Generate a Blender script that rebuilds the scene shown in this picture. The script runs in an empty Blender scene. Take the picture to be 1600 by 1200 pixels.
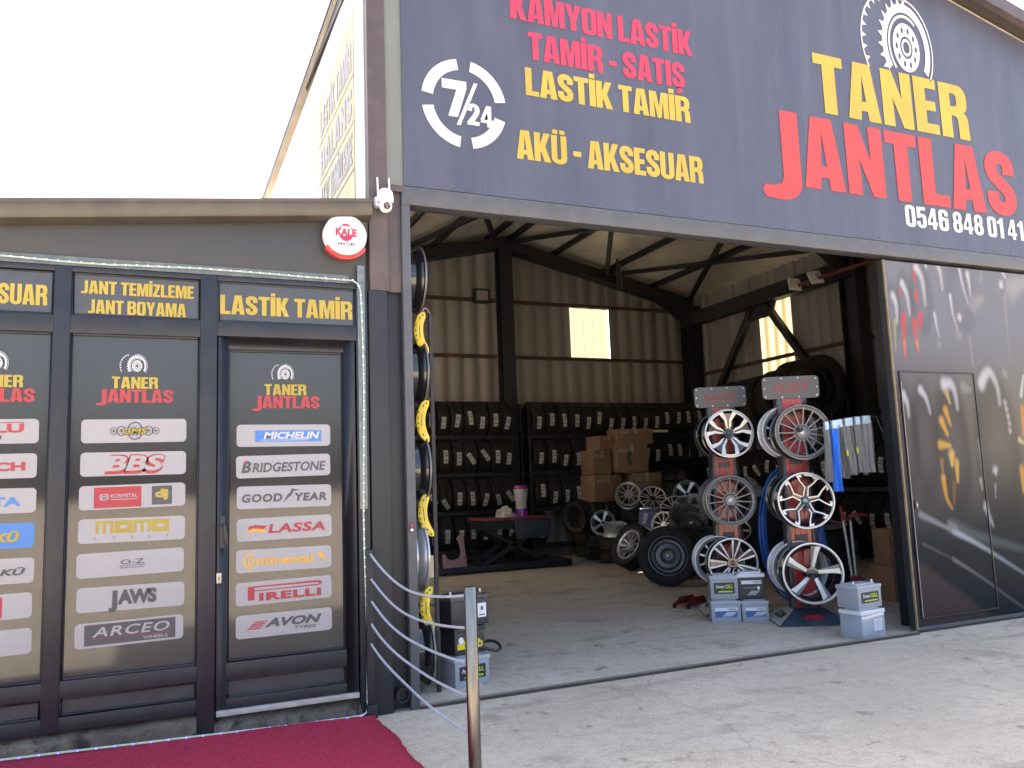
import bpy, bmesh, math, random
import numpy as np
from mathutils import Vector, Matrix
random.seed(11)
R = math.radians
SC = bpy.context.scene
COL = SC.collection

# ------------------------------------------------------------------ camera, sky, sun, exposure
cd = bpy.data.cameras.new('camera'); cam = bpy.data.objects.new('camera', cd); COL.objects.link(cam); SC.camera = cam
cd.sensor_width = 36.0; cd.lens = 28.46; cd.clip_start = 0.05; cd.clip_end = 3000
def cam_axes(yaw, pitch, roll):
    cy, sy = math.cos(yaw), math.sin(yaw)
    f = Vector((sy*math.cos(pitch), cy*math.cos(pitch), math.sin(pitch)))
    r = Vector((cy, -sy, 0)); u = r.cross(f)
    return r*math.cos(roll)+u*math.sin(roll), u*math.cos(roll)-r*math.sin(roll), f
_r, _u, _f = cam_axes(R(23.6), R(7.0), R(-2.1))
m = Matrix((_r, _u, -_f)).transposed().to_4x4(); m.translation = Vector((0, -4.868, 1.32)); cam.matrix_world = m

w = bpy.data.worlds.new("World"); SC.world = w; w.use_nodes = True
nt = w.node_tree; bg = nt.nodes['Background']
sky = nt.nodes.new('ShaderNodeTexSky'); sky.sky_type = 'NISHITA'; sky.sun_disc = False
SUN_EL, SUN_AZ = R(50), R(20)          # azimuth measured from +Y (behind the building) towards +X
sky.sun_elevation = SUN_EL; sky.sun_rotation = SUN_AZ
sky.air_density = 0.9; sky.dust_density = 6.0; sky.ozone_density = 0.4
nt.links.new(sky.outputs[0], bg.inputs[0]); bg.inputs[1].default_value = 0.13
ld = bpy.data.lights.new('sun', 'SUN'); ld.energy = 4.6; ld.angle = R(0.5); ld.color = (1, .94, .85)
sun = bpy.data.objects.new('sun', ld); COL.objects.link(sun)
sd = Vector((math.sin(SUN_AZ)*math.cos(SUN_EL), math.cos(SUN_AZ)*math.cos(SUN_EL), math.sin(SUN_EL)))
sun.rotation_euler = sd.to_track_quat('Z', 'Y').to_euler(); sun.location = sd*60
SC.view_settings.view_transform = 'Standard'; SC.view_settings.look = 'None'; SC.view_settings.gamma = 1
SC.view_settings.use_curve_mapping = False
SC.view_settings.exposure = 2.75

# ------------------------------------------------------------------ helpers
def mat(name, col, rough=.5, metal=0., var=.12, scale=6., bump=0., bscale=40., spec=.5, stretch=None, dust=0., dcol=(.3,.27,.23), coat=0., trans=0., emit=None):
    m = bpy.data.materials.new(name); m.use_nodes = True
    n = m.node_tree.nodes; L = m.node_tree.links; b = n['Principled BSDF']
    b.inputs['Roughness'].default_value = rough; b.inputs['Metallic'].default_value = metal
    b.inputs['Specular IOR Level'].default_value = spec
    b.inputs['Coat Weight'].default_value = coat; b.inputs['Transmission Weight'].default_value = trans
    b.inputs['Base Color'].default_value = (*col, 1)
    if emit: b.inputs['Emission Color'].default_value = (*emit[0], 1); b.inputs['Emission Strength'].default_value = emit[1]
    if var or bump or dust:
        tc = n.new('ShaderNodeTexCoord'); mp = n.new('ShaderNodeMapping'); L.new(tc.outputs['Object'], mp.inputs[0])
        if stretch: mp.inputs['Scale'].default_value = stretch
    if var:
        t = n.new('ShaderNodeTexNoise'); t.inputs['Scale'].default_value = scale; t.inputs['Detail'].default_value = 6
        L.new(mp.outputs[0], t.inputs[0])
        r = n.new('ShaderNodeMapRange'); r.inputs[1].default_value = .25; r.inputs[2].default_value = .75
        r.inputs[3].default_value = 1-var; r.inputs[4].default_value = 1+var
        L.new(t.outputs[0], r.inputs[0])
        mx = n.new('ShaderNodeVectorMath'); mx.operation = 'SCALE'; mx.inputs[0].default_value = col
        L.new(r.outputs[0], mx.inputs['Scale']); out = mx.outputs[0]
        if dust:
            t2 = n.new('ShaderNodeTexNoise'); t2.inputs['Scale'].default_value = scale*2.3; t2.inputs['Detail'].default_value = 8
            L.new(mp.outputs[0], t2.inputs[0])
            r2 = n.new('ShaderNodeMapRange'); r2.inputs[1].default_value = .45; r2.inputs[2].default_value = .75; r2.inputs[3].default_value = 0; r2.inputs[4].default_value = dust
            L.new(t2.outputs[0], r2.inputs[0])
            mm = n.new('ShaderNodeMix'); mm.data_type = 'RGBA'; L.new(r2.outputs[0], mm.inputs[0]); L.new(out, mm.inputs[6]); mm.inputs[7].default_value = (*dcol, 1)
            out = mm.outputs[2]
        L.new(out, b.inputs['Base Color'])
        rr = n.new('ShaderNodeMapRange'); rr.inputs[3].default_value = max(0, rough-.08); rr.inputs[4].default_value = min(1, rough+.1)
        L.new(t.outputs[0], rr.inputs[0]); L.new(rr.outputs[0], b.inputs['Roughness'])
    if bump:
        tb = n.new('ShaderNodeTexNoise'); tb.inputs['Scale'].default_value = bscale; tb.inputs['Detail'].default_value = 5
        L.new(mp.outputs[0], tb.inputs[0])
        bp = n.new('ShaderNodeBump'); bp.inputs['Strength'].default_value = bump; bp.inputs['Distance'].default_value = .02
        L.new(tb.outputs[0], bp.inputs['Height']); L.new(bp.outputs[0], b.inputs['Normal'])
    return m

class MB:
    """collects shapes; build() links them as ONE mesh object"""
    def __init__(s): s.v = []; s.f = []; s.mi = []; s.mats = []; s.sm = []
    def _m(s, m):
        if m not in s.mats: s.mats.append(m)
        return s.mats.index(m)
    def add(s, vs, fs, m, M=None, smooth=True):
        o = len(s.v); k = s._m(m)
        s.v += [tuple(M @ Vector(p)) if M else tuple(p) for p in vs]
        s.f += [tuple(i+o for i in f) for f in fs]; s.mi += [k]*len(fs); s.sm += [smooth]*len(fs)
        return s
    def box(s, x0, x1, y0, y1, z0, z1, m, M=None):
        vs = [(x, y, z) for z in (z0, z1) for y in (y0, y1) for x in (x0, x1)]
        return s.add(vs, [(0,2,3,1),(4,5,7,6),(0,1,5,4),(2,6,7,3),(0,4,6,2),(1,3,7,5)], m, M)
    def prism(s, poly, y0, y1, m, mside=None, M=None):
        """poly in (x,z); y0 is the front (towards -Y)"""
        a = sum(poly[i][0]*poly[(i+1)%len(poly)][1]-poly[(i+1)%len(poly)][0]*poly[i][1] for i in range(len(poly)))
        if a < 0: poly = poly[::-1]
        n = len(poly); F = y0 if callable(y0) else (lambda x, z: y0)
        vs = [(x, F(x, z), z) for x, z in poly] + [(x, (F(x, z)+y1) if callable(y0) else y1, z) for x, z in poly]
        s.add(vs, [tuple(range(n))], m, M)
        o = len(s.v)-2*n; k = s._m(mside or m)
        for f in [tuple(range(2*n-1, n-1, -1))]+[(i, i+n, (i+1)%n+n, (i+1)%n) for i in range(n)]:
            s.f.append(tuple(j+o for j in f)); s.mi.append(k); s.sm.append(False)
        return s
    def flat(s, poly, y, m, M=None):
        a = sum(poly[i][0]*poly[(i+1)%len(poly)][1]-poly[(i+1)%len(poly)][0]*poly[i][1] for i in range(len(poly)))
        if a < 0: poly = poly[::-1]
        return s.add([(x, y, z) for x, z in poly], [tuple(range(len(poly)))], m, M)
    def tube(s, pts, r, m, n=8, M=None, caps=True):
        pts = [Vector(p) for p in pts]; vs = []; fs = []; prev = None
        for i, p in enumerate(pts):
            d = (pts[min(i+1, len(pts)-1)]-pts[max(i-1, 0)]).normalized()
            if prev is None:
                a = Vector((0,0,1)) if abs(d.z) < .9 else Vector((1,0,0)); u = d.cross(a).normalized()
            else: u = (prev-d*prev.dot(d)).normalized()
            prev = u; q = d.cross(u); rr = r[i] if isinstance(r, (list, tuple)) else r
            vs += [p+(u*math.cos(2*math.pi*k/n)+q*math.sin(2*math.pi*k/n))*rr for k in range(n)]
        for i in range(len(pts)-1):
            for k in range(n): fs.append((i*n+k, i*n+(k+1)%n, (i+1)*n+(k+1)%n, (i+1)*n+k))
        if caps: fs += [tuple(range(n-1, -1, -1)), tuple((len(pts)-1)*n+k for k in range(n))]
        return s.add(vs, fs, m, M)
    def bar(s, a, b, w, h, m):
        """rectangular bar from a to b"""
        a = Vector(a); b = Vector(b); d = (b-a); L = d.length; d.normalize()
        up = Vector((0,0,1)) if abs(d.z) < .95 else Vector((0,1,0))
        x = d.cross(up).normalized(); z = x.cross(d)
        M = Matrix((x, d, z)).transposed().to_4x4(); M.translation = a
        return s.box(-w/2, w/2, 0, L, -h/2, h/2, m, M)
    def lathe(s, prof, m, n=40, axis='y', M=None, closed=False, mfun=None):
        """prof list of (r, h)"""
        vs = []; fs = []; fm = []
        for r, h in prof:
            for k in range(n):
                c, q = r*math.cos(2*math.pi*k/n), r*math.sin(2*math.pi*k/n)
                vs.append({'x': (h, c, q), 'y': (q, h, c), 'z': (c, q, h)}[axis])
        P = len(prof); rng = range(P if closed else P-1)
        for i in rng:
            j = (i+1) % P
            for k in range(n): fs.append((i*n+k, i*n+(k+1)%n, j*n+(k+1)%n, j*n+k)); fm.append(i)
        if not mfun: return s.add(vs, fs, m, M)
        o = len(s.v); s.v += [tuple(M @ Vector(p)) if M else p for p in vs]
        for f, i in zip(fs, fm): s.f.append(tuple(a+o for a in f)); s.mi.append(s._m(mfun(i))); s.sm.append(True)
        return s
    def mesh(s, name, bevel=0., sharp=38, normals=True):
        me = bpy.data.meshes.new(name); me.from_pydata(s.v, [], s.f)
        for p, i, q in zip(me.polygons, s.mi, s.sm): p.material_index = i; p.use_smooth = True
        for m in s.mats: me.materials.append(m)
        if normals or bevel:
            b = bmesh.new(); b.from_mesh(me)
            if bevel:
                bmesh.ops.remove_doubles(b, verts=b.verts, dist=1e-5)
                es = [e for e in b.edges if len(e.link_faces) == 2 and e.calc_face_angle(0) > R(40)]
                bmesh.ops.bevel(b, geom=es, offset=bevel, segments=2, affect='EDGES', profile=.6, clamp_overlap=True)
            lv = [v for v in b.verts if not v.link_faces]
            if lv: bmesh.ops.delete(b, geom=lv, context='VERTS')
            if normals: bmesh.ops.recalc_face_normals(b, faces=b.faces)
            b.to_mesh(me); b.free()
        me.set_sharp_from_angle(angle=R(sharp)); me.update()
        return me
    def build(s, name, parent=None, **k):
        return link(name, s.mesh(name, **k), parent)

def link(name, data, parent=None):
    o = bpy.data.objects.new(name, data); COL.objects.link(o)
    if parent: o.parent = parent
    return o
def tag(o, label, cat, group=None):
    o['label'] = label; o['category'] = cat
    if group: o['group'] = group
    return o
def thing(name, label, cat, loc=(0,0,0), rot=(0,0,0), group=None):
    o = link(name, None); o.location = loc; o.rotation_euler = rot; o.empty_display_size = .1
    return tag(o, label, cat, group)
def struct(o): o['kind'] = 'structure'; return o
def copy_tree(o, parent=None):
    c = o.copy(); COL.objects.link(c)
    if parent is not None: c.parent = parent
    for ch in list(o.children): copy_tree(ch, c)
    return c
def aim(n, spin=0):
    """euler whose local -Y points along n"""
    q = Vector(n).to_track_quat('-Y', 'Z'); return (q.to_matrix() @ Matrix.Rotation(spin, 3, 'Y')).to_euler()
ORD = ['', 'first','second','third','fourth','fifth','sixth','seventh','eighth','ninth','tenth','eleventh','twelfth','thirteenth','fourteenth','fifteenth','sixteenth','seventeenth','eighteenth','nineteenth','twentieth']

# ------------------------------------------------------------------ lettering
def arc(cx, cz, rx, rz, a0, a1, n=7): return [(cx+rx*math.cos(R(a0+(a1-a0)*i/n)), cz+rz*math.sin(R(a0+(a1-a0)*i/n))) for i in range(n+1)]
def rr(x0, z0, x1, z1, r, rz=None):
    rz = rz or r
    return arc(x1-r, z0+rz, r, rz, -90, 0)+arc(x1-r, z1-rz, r, rz, 0, 90)+arc(x0+r, z1-rz, r, rz, 90, 180)+arc(x0+r, z0+rz, r, rz, 180, 270)
def stroke(pts, wd):
    L = []; Q = []; n = len(pts)
    for i, p in enumerate(pts):
        a = Vector(pts[max(i-1, 0)]); b = Vector(pts[min(i+1, n-1)]); d = (b-a).normalized(); q = Vector((-d.y, d.x))*wd/2
        L.append((p[0]+q.x, p[1]+q.y)); Q.append((p[0]-q.x, p[1]-q.y))
    return L+Q[::-1]
def G():
    g = {}; s = .19; t = .155
    g['I'] = (.2, [[(0,0),(.2,0),(.2,1),(0,1)]])
    g['İ'] = (.2, g['I'][1]+[[(.01,1.07),(.19,1.07),(.19,1.22),(.01,1.22)]])
    g['L'] = (.42, [[(0,0),(.42,0),(.42,t),(s,t),(s,1),(0,1)]])
    g['T'] = (.48, [[(0,1),(0,1-t),(.145,1-t),(.145,0),(.335,0),(.335,1-t),(.48,1-t),(.48,1)]])
    g['E'] = (.42, [[(0,0),(.42,0),(.42,t),(s,t),(s,.43),(.38,.43),(.38,.58),(s,.58),(s,1-t),(.41,1-t),(.41,1),(0,1)]])
    g['A'] = (.56, [[(0,0),(.14,1),(.42,1),(.56,0),(.365,0),(.35,.17),(.21,.17),(.195,0)], [(.228,.31),(.332,.31),(.28,.8)]])
    g['K'] = (.55, [[(0,0),(0,1),(s,1),(s,.6),(.33,1),(.54,1),(.36,.55),(.55,0),(.345,0),(.225,.37),(s,.28),(s,0)]])
    g['M'] = (.7, [[(0,0),(0,1),(.25,1),(.35,.42),(.45,1),(.7,1),(.7,0),(.525,0),(.525,.68),(.42,0),(.28,0),(.175,.68),(.175,0)]])
    g['N'] = (.54, [[(0,0),(0,1),(.18,1),(.36,.5),(.36,1),(.54,1),(.54,0),(.37,0),(.18,.52),(.18,0)]])
    g['O'] = (.53, [rr(0,-.01,.53,1.01,.2,.17), rr(.19,.14,.34,.86,.07,.06)])
    g['0'] = (.5, [rr(0,-.01,.5,1.01,.19,.17), rr(.18,.14,.32,.86,.065,.06)])
    u = [(0,1),(s,1),(s,.2)]+arc(.265,.2,.075,.07,180,360,6)+[(.34,1),(.53,1),(.53,.2)]+arc(.265,.19,.265,.2,0,-180,10)
    g['U'] = (.53, [u]); g['Ü'] = (.53, [u, [(.06,1.07),(.22,1.07),(.22,1.2),(.06,1.2)], [(.31,1.07),(.47,1.07),(.47,1.2),(.31,1.2)]])
    sp = [(.415,.66),(.415,.76)]+arc(.255,.77,.16,.145,0,180,8)+[(.095,.7),(.13,.61),(.25,.5),(.37,.4),(.415,.3)]+arc(.255,.235,.16,.145,0,-180,8)+[(.095,.24),(.095,.34)]
    g['S'] = (.51, [stroke(sp, .185)]); g['Ş'] = (.51, g['S'][1]+[[(.2,.02),(.33,.02),(.37,-.14),(.28,-.22),(.16,-.22),(.16,-.15),(.25,-.14)]])
    bowl = arc(.36,.79,.17,.21,90,0,5)+[(.53,.66)]
    g['R'] = (.55, [[(0,0),(0,1)]+bowl+[(.51,.56),(.44,.5),(.51,.44),(.53,.35),(.54,0),(.355,0),(.35,.32),(.33,.4),(.28,.43),(s,.43),(s,0)], [(s,.58),(s,.85),(.29,.85),(.34,.81),(.34,.63),(.29,.58)]])
    g['P'] = (.53, [[(0,0),(0,1)]+bowl+arc(.36,.6,.17,.2,0,-90,5)+[(s,.4),(s,0)], [(s,.55),(s,.85),(.29,.85),(.34,.81),(.34,.6),(.29,.55)]])
    g['B'] = (.54, [[(0,0),(0,1)]+arc(.34,.79,.18,.21,90,0,5)+[(.52,.62),(.45,.52),(.53,.42)]+arc(.35,.2,.185,.2,10,-90,5), [(s,.6),(s,.86),(.29,.86),(.335,.82),(.335,.64),(.29,.6)], [(s,.14),(s,.45),(.3,.45),(.345,.41),(.345,.18),(.3,.14)]])
    g['J'] = (.4, [[(.21,1),(.4,1),(.4,.2)]+arc(.2,.19,.2,.19,0,-90,6)+[(0,0),(0,.15),(.13,.15),(.21,.2)]])
    g['j'] = (.42, [[(.2,1),(.42,1),(.42,.06)]+arc(.16,.02,.26,.24,0,-100,8)+[(-.06,-.2),(-.1,-.14),(-.07,-.06),(.06,-.06),(.16,-.02),(.2,.08)]])
    g['Y'] = (.56, [[(0,1),(.2,1),(.28,.62),(.36,1),(.56,1),(.375,.4),(.375,0),(.185,0),(.185,.4)]])
    g['Z'] = (.44, [[(0,0),(0,.15),(.22,.845),(.01,.845),(.01,1),(.43,1),(.43,.86),(.21,.155),(.43,.155),(.43,0)]])
    g['-'] = (.27, [[(0,.36),(.27,.36),(.27,.52),(0,.52)]])
    g['1'] = (.33, [[(.14,0),(.33,0),(.33,1),(.19,1),(.12,.88),(0,.82),(0,.7),(.14,.72)]])
    g['7'] = (.42, [[(0,1),(.42,1),(.42,.82),(.3,0),(.1,0),(.22,.82),(0,.82)]])
    g['4'] = (.52, [[(.26,0),(.26,.19),(0,.19),(0,.36),(.24,1),(.43,1),(.43,.34),(.51,.34),(.51,.19),(.43,.19),(.43,0)], [(.15,.34),(.27,.34),(.27,.7)]])
    g['5'] = (.49, [[(.03,1),(.46,1),(.46,.85),(.2,.85),(.2,.66)]+arc(.3,.5,.19,.17,90,0,5)+[(.49,.2)]+arc(.245,.2,.245,.21,0,-180,9)+[(0,.3),(.18,.3),(.18,.17),(.245,.12),(.31,.17),(.31,.5),(.25,.55),(.18,.47),(.02,.47)]])
    g['6'] = (.5, [rr(0,-.01,.5,1.01,.2,.18), [(.18,.66),(.18,.84),(.25,.87),(.32,.84),(.32,.72),(.505,.72),(.505,.6),(.32,.62),(.25,.65)], rr(.18,.14,.32,.5,.06,.06)])
    g['8'] = (.5, [rr(0,-.01,.5,.56,.18,.18)[0:16]+[(.06,.53),(0,.44)]+rr(0,-.01,.5,.56,.18,.18)[24:], rr(.02,.46,.48,1.01,.18,.18), ])
    g['8'] = (.5, [arc(.25,.21,.25,.22,-180,0,10)+[(.5,.4),(.43,.52),(.48,.64)]+arc(.25,.8,.23,.21,0,180,10)+[(.02,.64),(.07,.52),(0,.4)], rr(.18,.14,.32,.44,.06,.06), rr(.185,.6,.315,.86,.06,.06)])
    two = [(.1,.68),(.1,.76)]+arc(.25,.77,.15,.145,180,0,8)+[(.4,.62),(.3,.42),(.17,.22),(.12,.08)]
    g['2'] = (.5, [[(0,.66),(0,.78)]+arc(.25,.76,.25,.25,170,10,8)+[(.5,.66),(.44,.48),(.27,.17),(.48,.17),(.48,0),(0,0),(0,.13),(.22,.46),(.31,.66),(.31,.78)]+arc(.25,.79,.06,.07,0,180,4)+[(.19,.66)]])
    g['/'] = (.34, [[(0,0),(.13,0),(.34,1),(.21,1)]])
    return g
GL = G()
def _curve_mesh(loops_list, offset=0):
    """several shapes filled one by one (each with even-odd holes)"""
    vs = []; fs = []
    for loops in loops_list:
        c = bpy.data.curves.new('q', 'CURVE'); c.dimensions = '2D'; c.fill_mode = 'BOTH'; c.offset = offset
        for L in loops:
            sp = c.splines.new('POLY'); sp.points.add(len(L)-1); sp.use_cyclic_u = True
            for p, q in zip(sp.points, L): p.co = (q[0], q[1], 0, 1)
        o = bpy.data.objects.new('q', c); me = bpy.data.meshes.new_from_object(o)
        k = len(vs); vs += [(v.co.x, v.co.y) for v in me.vertices]; fs += [tuple(i+k for i in p.vertices) for p in me.polygons]
        bpy.data.objects.remove(o); bpy.data.curves.remove(c); bpy.data.meshes.remove(me)
    return vs, fs
def grow(L, d):
    a = sum(L[i][0]*L[(i+1)%len(L)][1]-L[(i+1)%len(L)][0]*L[i][1] for i in range(len(L))); d = d if a > 0 else -d; n = len(L); out = []
    for i in range(n):
        p, q, r = Vector(L[i-1]), Vector(L[i]), Vector(L[(i+1)%n])
        if (q-p).length < 1e-7 or (r-q).length < 1e-7: out.append((q.x, q.y)); continue
        u = (q-p).normalized(); v = (r-q).normalized(); m_ = Vector((u.y, -u.x))+Vector((v.y, -v.x))
        if m_.length < .3: m_ = Vector((u.y, -u.x))*2
        m_ = m_*(2/max(m_.length_squared, .9)); out.append((q.x+m_.x*d*.5*1.0, q.y+m_.y*d*.5*1.0))
    return out
def block_text(txt, gap=.055, space=.2, fat=.0):
    x = 0; shapes = []
    for ch in txt:
        if ch == ' ': x += space; continue
        wd, loops = GL[ch]; hole = ch in 'AO0RPB8'
        if fat: loops = [grow(L, fat if (i == 0 or not (hole or ch == '6')) else -fat*.7) for i, L in enumerate(loops)]
        if hole or ch == '6': shapes.append([[(a+x, b) for a, b in L] for L in loops])
        else: shapes += [[[(a+x, b) for a, b in L]] for L in loops]
        x += wd+gap
    return _curve_mesh(shapes), x-gap
def font_text(txt, bold=.0, shear=0., spacing=1.):
    c = bpy.data.curves.new('t', 'FONT'); c.body = txt; c.offset = bold; c.shear = shear; c.space_character = spacing; c.resolution_u = 3
    o = bpy.data.objects.new('t', c); me = bpy.data.meshes.new_from_object(o)
    vs = [(v.co.x, v.co.y/.70) for v in me.vertices]; fs = [tuple(p.vertices) for p in me.polygons]
    bpy.data.objects.remove(o); bpy.data.curves.remove(c); bpy.data.meshes.remove(me)
    return vs, fs
def put_text(mb, txt, x0, x1, z0, z1, m, y=-.004, style='block', M=None, bold=.02, shear=0., spacing=1., gap=.055, space=.2, fat=.016):
    """letters between x0..x1, base z0, cap height z1"""
    if style == 'block': (vs, fs), _ = block_text(txt, gap, space, fat)
    else: vs, fs = font_text(txt, bold, shear, spacing)
    a = min(v[0] for v in vs); b = max(v[0] for v in vs)
    def tr(p):
        k = (p[0]-a)/(b-a); return (x0+k*(x1-x0), y, z0+(z1-z0)*p[1])
    V = [tr(p) for p in vs]
    F = []
    for f in fs:
        q = [V[i] for i in f]; ar = sum(q[i][0]*q[(i+1)%len(q)][2]-q[(i+1)%len(q)][0]*q[i][2] for i in range(len(q)))
        F.append(f if ar > 0 else f[::-1])
    mb.add(V, F, m, M, smooth=False); return mb
def put_shape(mb, loops, m, y=-.004, M=None):
    vs, fs = _curve_mesh([loops]); V = [(x, y, z) for x, z in vs]; F = []
    for f in fs:
        q = [V[i] for i in f]; ar = sum(q[i][0]*q[(i+1)%len(q)][2]-q[(i+1)%len(q)][0]*q[i][2] for i in range(len(q)))
        F.append(f if ar > 0 else f[::-1])
    mb.add(V, F, m, M, smooth=False); return mb
def ell(cx, cz, rx, rz, n=36, a0=0): return [(cx+rx*math.cos(2*math.pi*i/n+a0), cz+rz*math.sin(2*math.pi*i/n+a0)) for i in range(n)]
def band(cx, cz, r0x, r0z, r1x, r1z, a0, a1, n=24): return arc(cx, cz, r1x, r1z, a0, a1, n)+arc(cx, cz, r0x, r0z, a1, a0, n)
def tyre_mark(mb, cx, cz, s, m, y=-.004, k=1.42):
    """white drawing of a tyre in three-quarter view; s = half width of the hub disc"""
    E = lambda r: (r*s, r*s*k)
    put_shape(mb, [ell(cx, cz, *E(1))]+[ell(cx, cz, *E(.46))]+[ell(cx+.72*s*math.cos(a), cz+.72*s*k*math.sin(a), .09*s, .13*s*k, 8) for a in [2*math.pi*i/10 for i in range(10)]], m, y)
    put_shape(mb, [ell(cx, cz, *E(.36)), ell(cx, cz, *E(.24))], m, y)
    put_shape(mb, [band(cx, cz, *E(1.22), *E(1.34), 52, 226)], m, y)
    put_shape(mb, [band(cx, cz, *E(1.44), *E(1.8), -34, 216)], m, y)
    put_shape(mb, [band(cx, cz, *E(1.95), *E(2.03), -36, 95)], m, y)
    for i in range(10):
        a = R(84+i*13.5); b = R(84+i*13.5+8); c = R(84+i*13.5+3)
        put_shape(mb, [[(cx+1.78*s*math.cos(a), cz+1.78*s*k*math.sin(a)), (cx+1.78*s*math.cos(b), cz+1.78*s*k*math.sin(b)), (cx+2.12*s*math.cos(c), cz+2.1*s*k*math.sin(c))]], m, y)
    x2 = cx-1.35*s
    put_shape(mb, [band(x2, cz, *E(1.9), *E(1.99), 96, 216)], m, y)
    for i in range(8):
        a = R(100+i*14.5); b = R(100+i*14.5+7)
        put_shape(mb, [[(x2+1.92*s*math.cos(a), cz+1.92*s*k*math.sin(a)), (x2+1.92*s*math.cos(b), cz+1.92*s*k*math.sin(b)), (x2+1.6*s*math.cos((a+b)/2), cz+1.68*s*k*math.sin((a+b)/2))]], m, y)
# ------------------------------------------------------------------ materials
def concrete(name, c0, c1, sc=1., rough=.9, stain=.5, crack=True):
    m = bpy.data.materials.new(name); m.use_nodes = True
    n = m.node_tree.nodes; L = m.node_tree.links; b = n['Principled BSDF']; b.inputs['Roughness'].default_value = rough; b.inputs['Specular IOR Level'].default_value = .3
    tc = n.new('ShaderNodeTexCoord')
    def noise(s, d=8, ro=.6):
        t = n.new('ShaderNodeTexNoise'); t.inputs['Scale'].default_value = s*sc; t.inputs['Detail'].default_value = d; t.inputs['Roughness'].default_value = ro; L.new(tc.outputs['Object'], t.inputs[0]); return t
    def rng(src, a, b_, c, d):
        r = n.new('ShaderNodeMapRange'); r.inputs[1].default_value = a; r.inputs[2].default_value = b_; r.inputs[3].default_value = c; r.inputs[4].default_value = d; L.new(src, r.inputs[0]); return r.outputs[0]
    def mix(f, a, c):
        x = n.new('ShaderNodeMix'); x.data_type = 'RGBA'; L.new(f, x.inputs[0])
        for s_, i in ((a, 6), (c, 7)):
            if isinstance(s_, tuple): x.inputs[i].default_value = (*s_, 1)
            else: L.new(s_, x.inputs[i])
        return x.outputs[2]
    base = mix(rng(noise(.9).outputs[0], .3, .7, 0, 1), c0, c1)
    base = mix(rng(noise(11, 10, .8).outputs[0], .46, .70, 0, .62), base, tuple(x*.55 for x in c0))
    base = mix(rng(noise(60, 4, .8).outputs[0], .50, .72, 0, .75), base, tuple(min(1, x*1.45) for x in c1))
    base = mix(rng(noise(3.1, 9, .65).outputs[0], .55, .72, 0, stain), base, tuple(x*.5 for x in c0))
    def stretched(s, v, d=5):
        mp = n.new('ShaderNodeMapping'); mp.inputs['Scale'].default_value = v; mp.inputs['Rotation'].default_value = (0, 0, .35); L.new(tc.outputs['Object'], mp.inputs[0])
        t = n.new('ShaderNodeTexNoise'); t.inputs['Scale'].default_value = s*sc; t.inputs['Detail'].default_value = d; t.inputs['Roughness'].default_value = .65; L.new(mp.outputs[0], t.inputs[0]); return t
    base = mix(rng(stretched(2.2, (.18, 1.6, 1)).outputs[0], .56, .68, 0, stain*.55), base, tuple(x*.42 for x in c0))
    base = mix(rng(noise(1.6, 7, .55).outputs[0], .60, .66, 0, stain*.8), base, tuple(x*.45 for x in c0))
    base = mix(rng(noise(5.5, 5, .6).outputs[0], .64, .69, 0, .7), base, tuple(x*.35 for x in c0))
    base = mix(rng(noise(2.6, 6, .6).outputs[0], .60, .74, 0, .45), base, tuple(min(1, x*1.3) for x in c1))
    base = mix(rng(noise(.35, 3, .5).outputs[0], .5, .65, 0, .3), base, tuple(x*.75 for x in c1))
    if crack:
        v = n.new('ShaderNodeTexVoronoi'); v.feature = 'DISTANCE_TO_EDGE'; v.inputs['Scale'].default_value = .55*sc
        ad = n.new('ShaderNodeVectorMath'); ad.operation = 'ADD'; L.new(tc.outputs['Object'], ad.inputs[0])
        sc_ = n.new('ShaderNodeVectorMath'); sc_.operation = 'SCALE'; sc_.inputs['Scale'].default_value = .35; L.new(noise(2.2).outputs[1], sc_.inputs[0]); L.new(sc_.outputs[0], ad.inputs[1])
        L.new(ad.outputs[0], v.inputs[0])
        base = mix(rng(v.outputs[0], 0, .005, .35, 0), base, tuple(x*.3 for x in c0))
    L.new(base, b.inputs['Base Color'])
    bp = n.new('ShaderNodeBump'); bp.inputs['Strength'].default_value = .8; bp.inputs['Distance'].default_value = .012
    L.new(noise(45, 8, .7).outputs[0], bp.inputs['Height']); L.new(bp.outputs[0], b.inputs['Normal'])
    return m
CONC = concrete('weathered_concrete', (.43,.357,.268), (.57,.488,.378))
FLOORM = concrete('shop_floor_concrete', (.45,.388,.315), (.58,.505,.415), .8, .6, .7)
PLINTH = concrete('mossy_plinth', (.05,.041,.033), (.20,.17,.135), 5., .95, .9, False)
FRAME = mat('dark_frame_paint', (.008,.0095,.0155), .45, var=.15, scale=3, dust=.12, dcol=(.08,.075,.075))
FASCIA = mat('grey_fascia_panel', (.036,.037,.038), .5, var=.08, scale=1.5)
SIGNP = mat('grey_sign_panel', (.050,.053,.061), .3, var=.05, scale=2)
PANE = mat('dark_film_glass', (.037,.036,.035), .03, var=.1, scale=1, spec=.55, coat=.0)
GUTTER = mat('gutter_metal', (.085,.076,.064), .5, .3, var=.2, scale=7)
YEL = mat('yellow_print', (.37,.28,.055), .6, spec=.25, var=.14, scale=2.5)
RED = mat('red_print', (.36,.055,.06), .6, spec=.25, var=.05)
PINKRED = mat('crimson_print', (.35,.04,.085), .6, spec=.25, var=.06)
WHITE = mat('white_print', (.46,.46,.47), .45, var=.04)
STICK = mat('sticker_white', (.30,.295,.305), .35, var=.04, scale=3)
INK = mat('dark_grey_print', (.06,.06,.065), .5, var=.05)
BLUE = mat('blue_print', (.05,.17,.45), .45, var=.05)
ORANGE = mat('amber_print', (.60,.33,.05), .5, var=.05)
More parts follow.
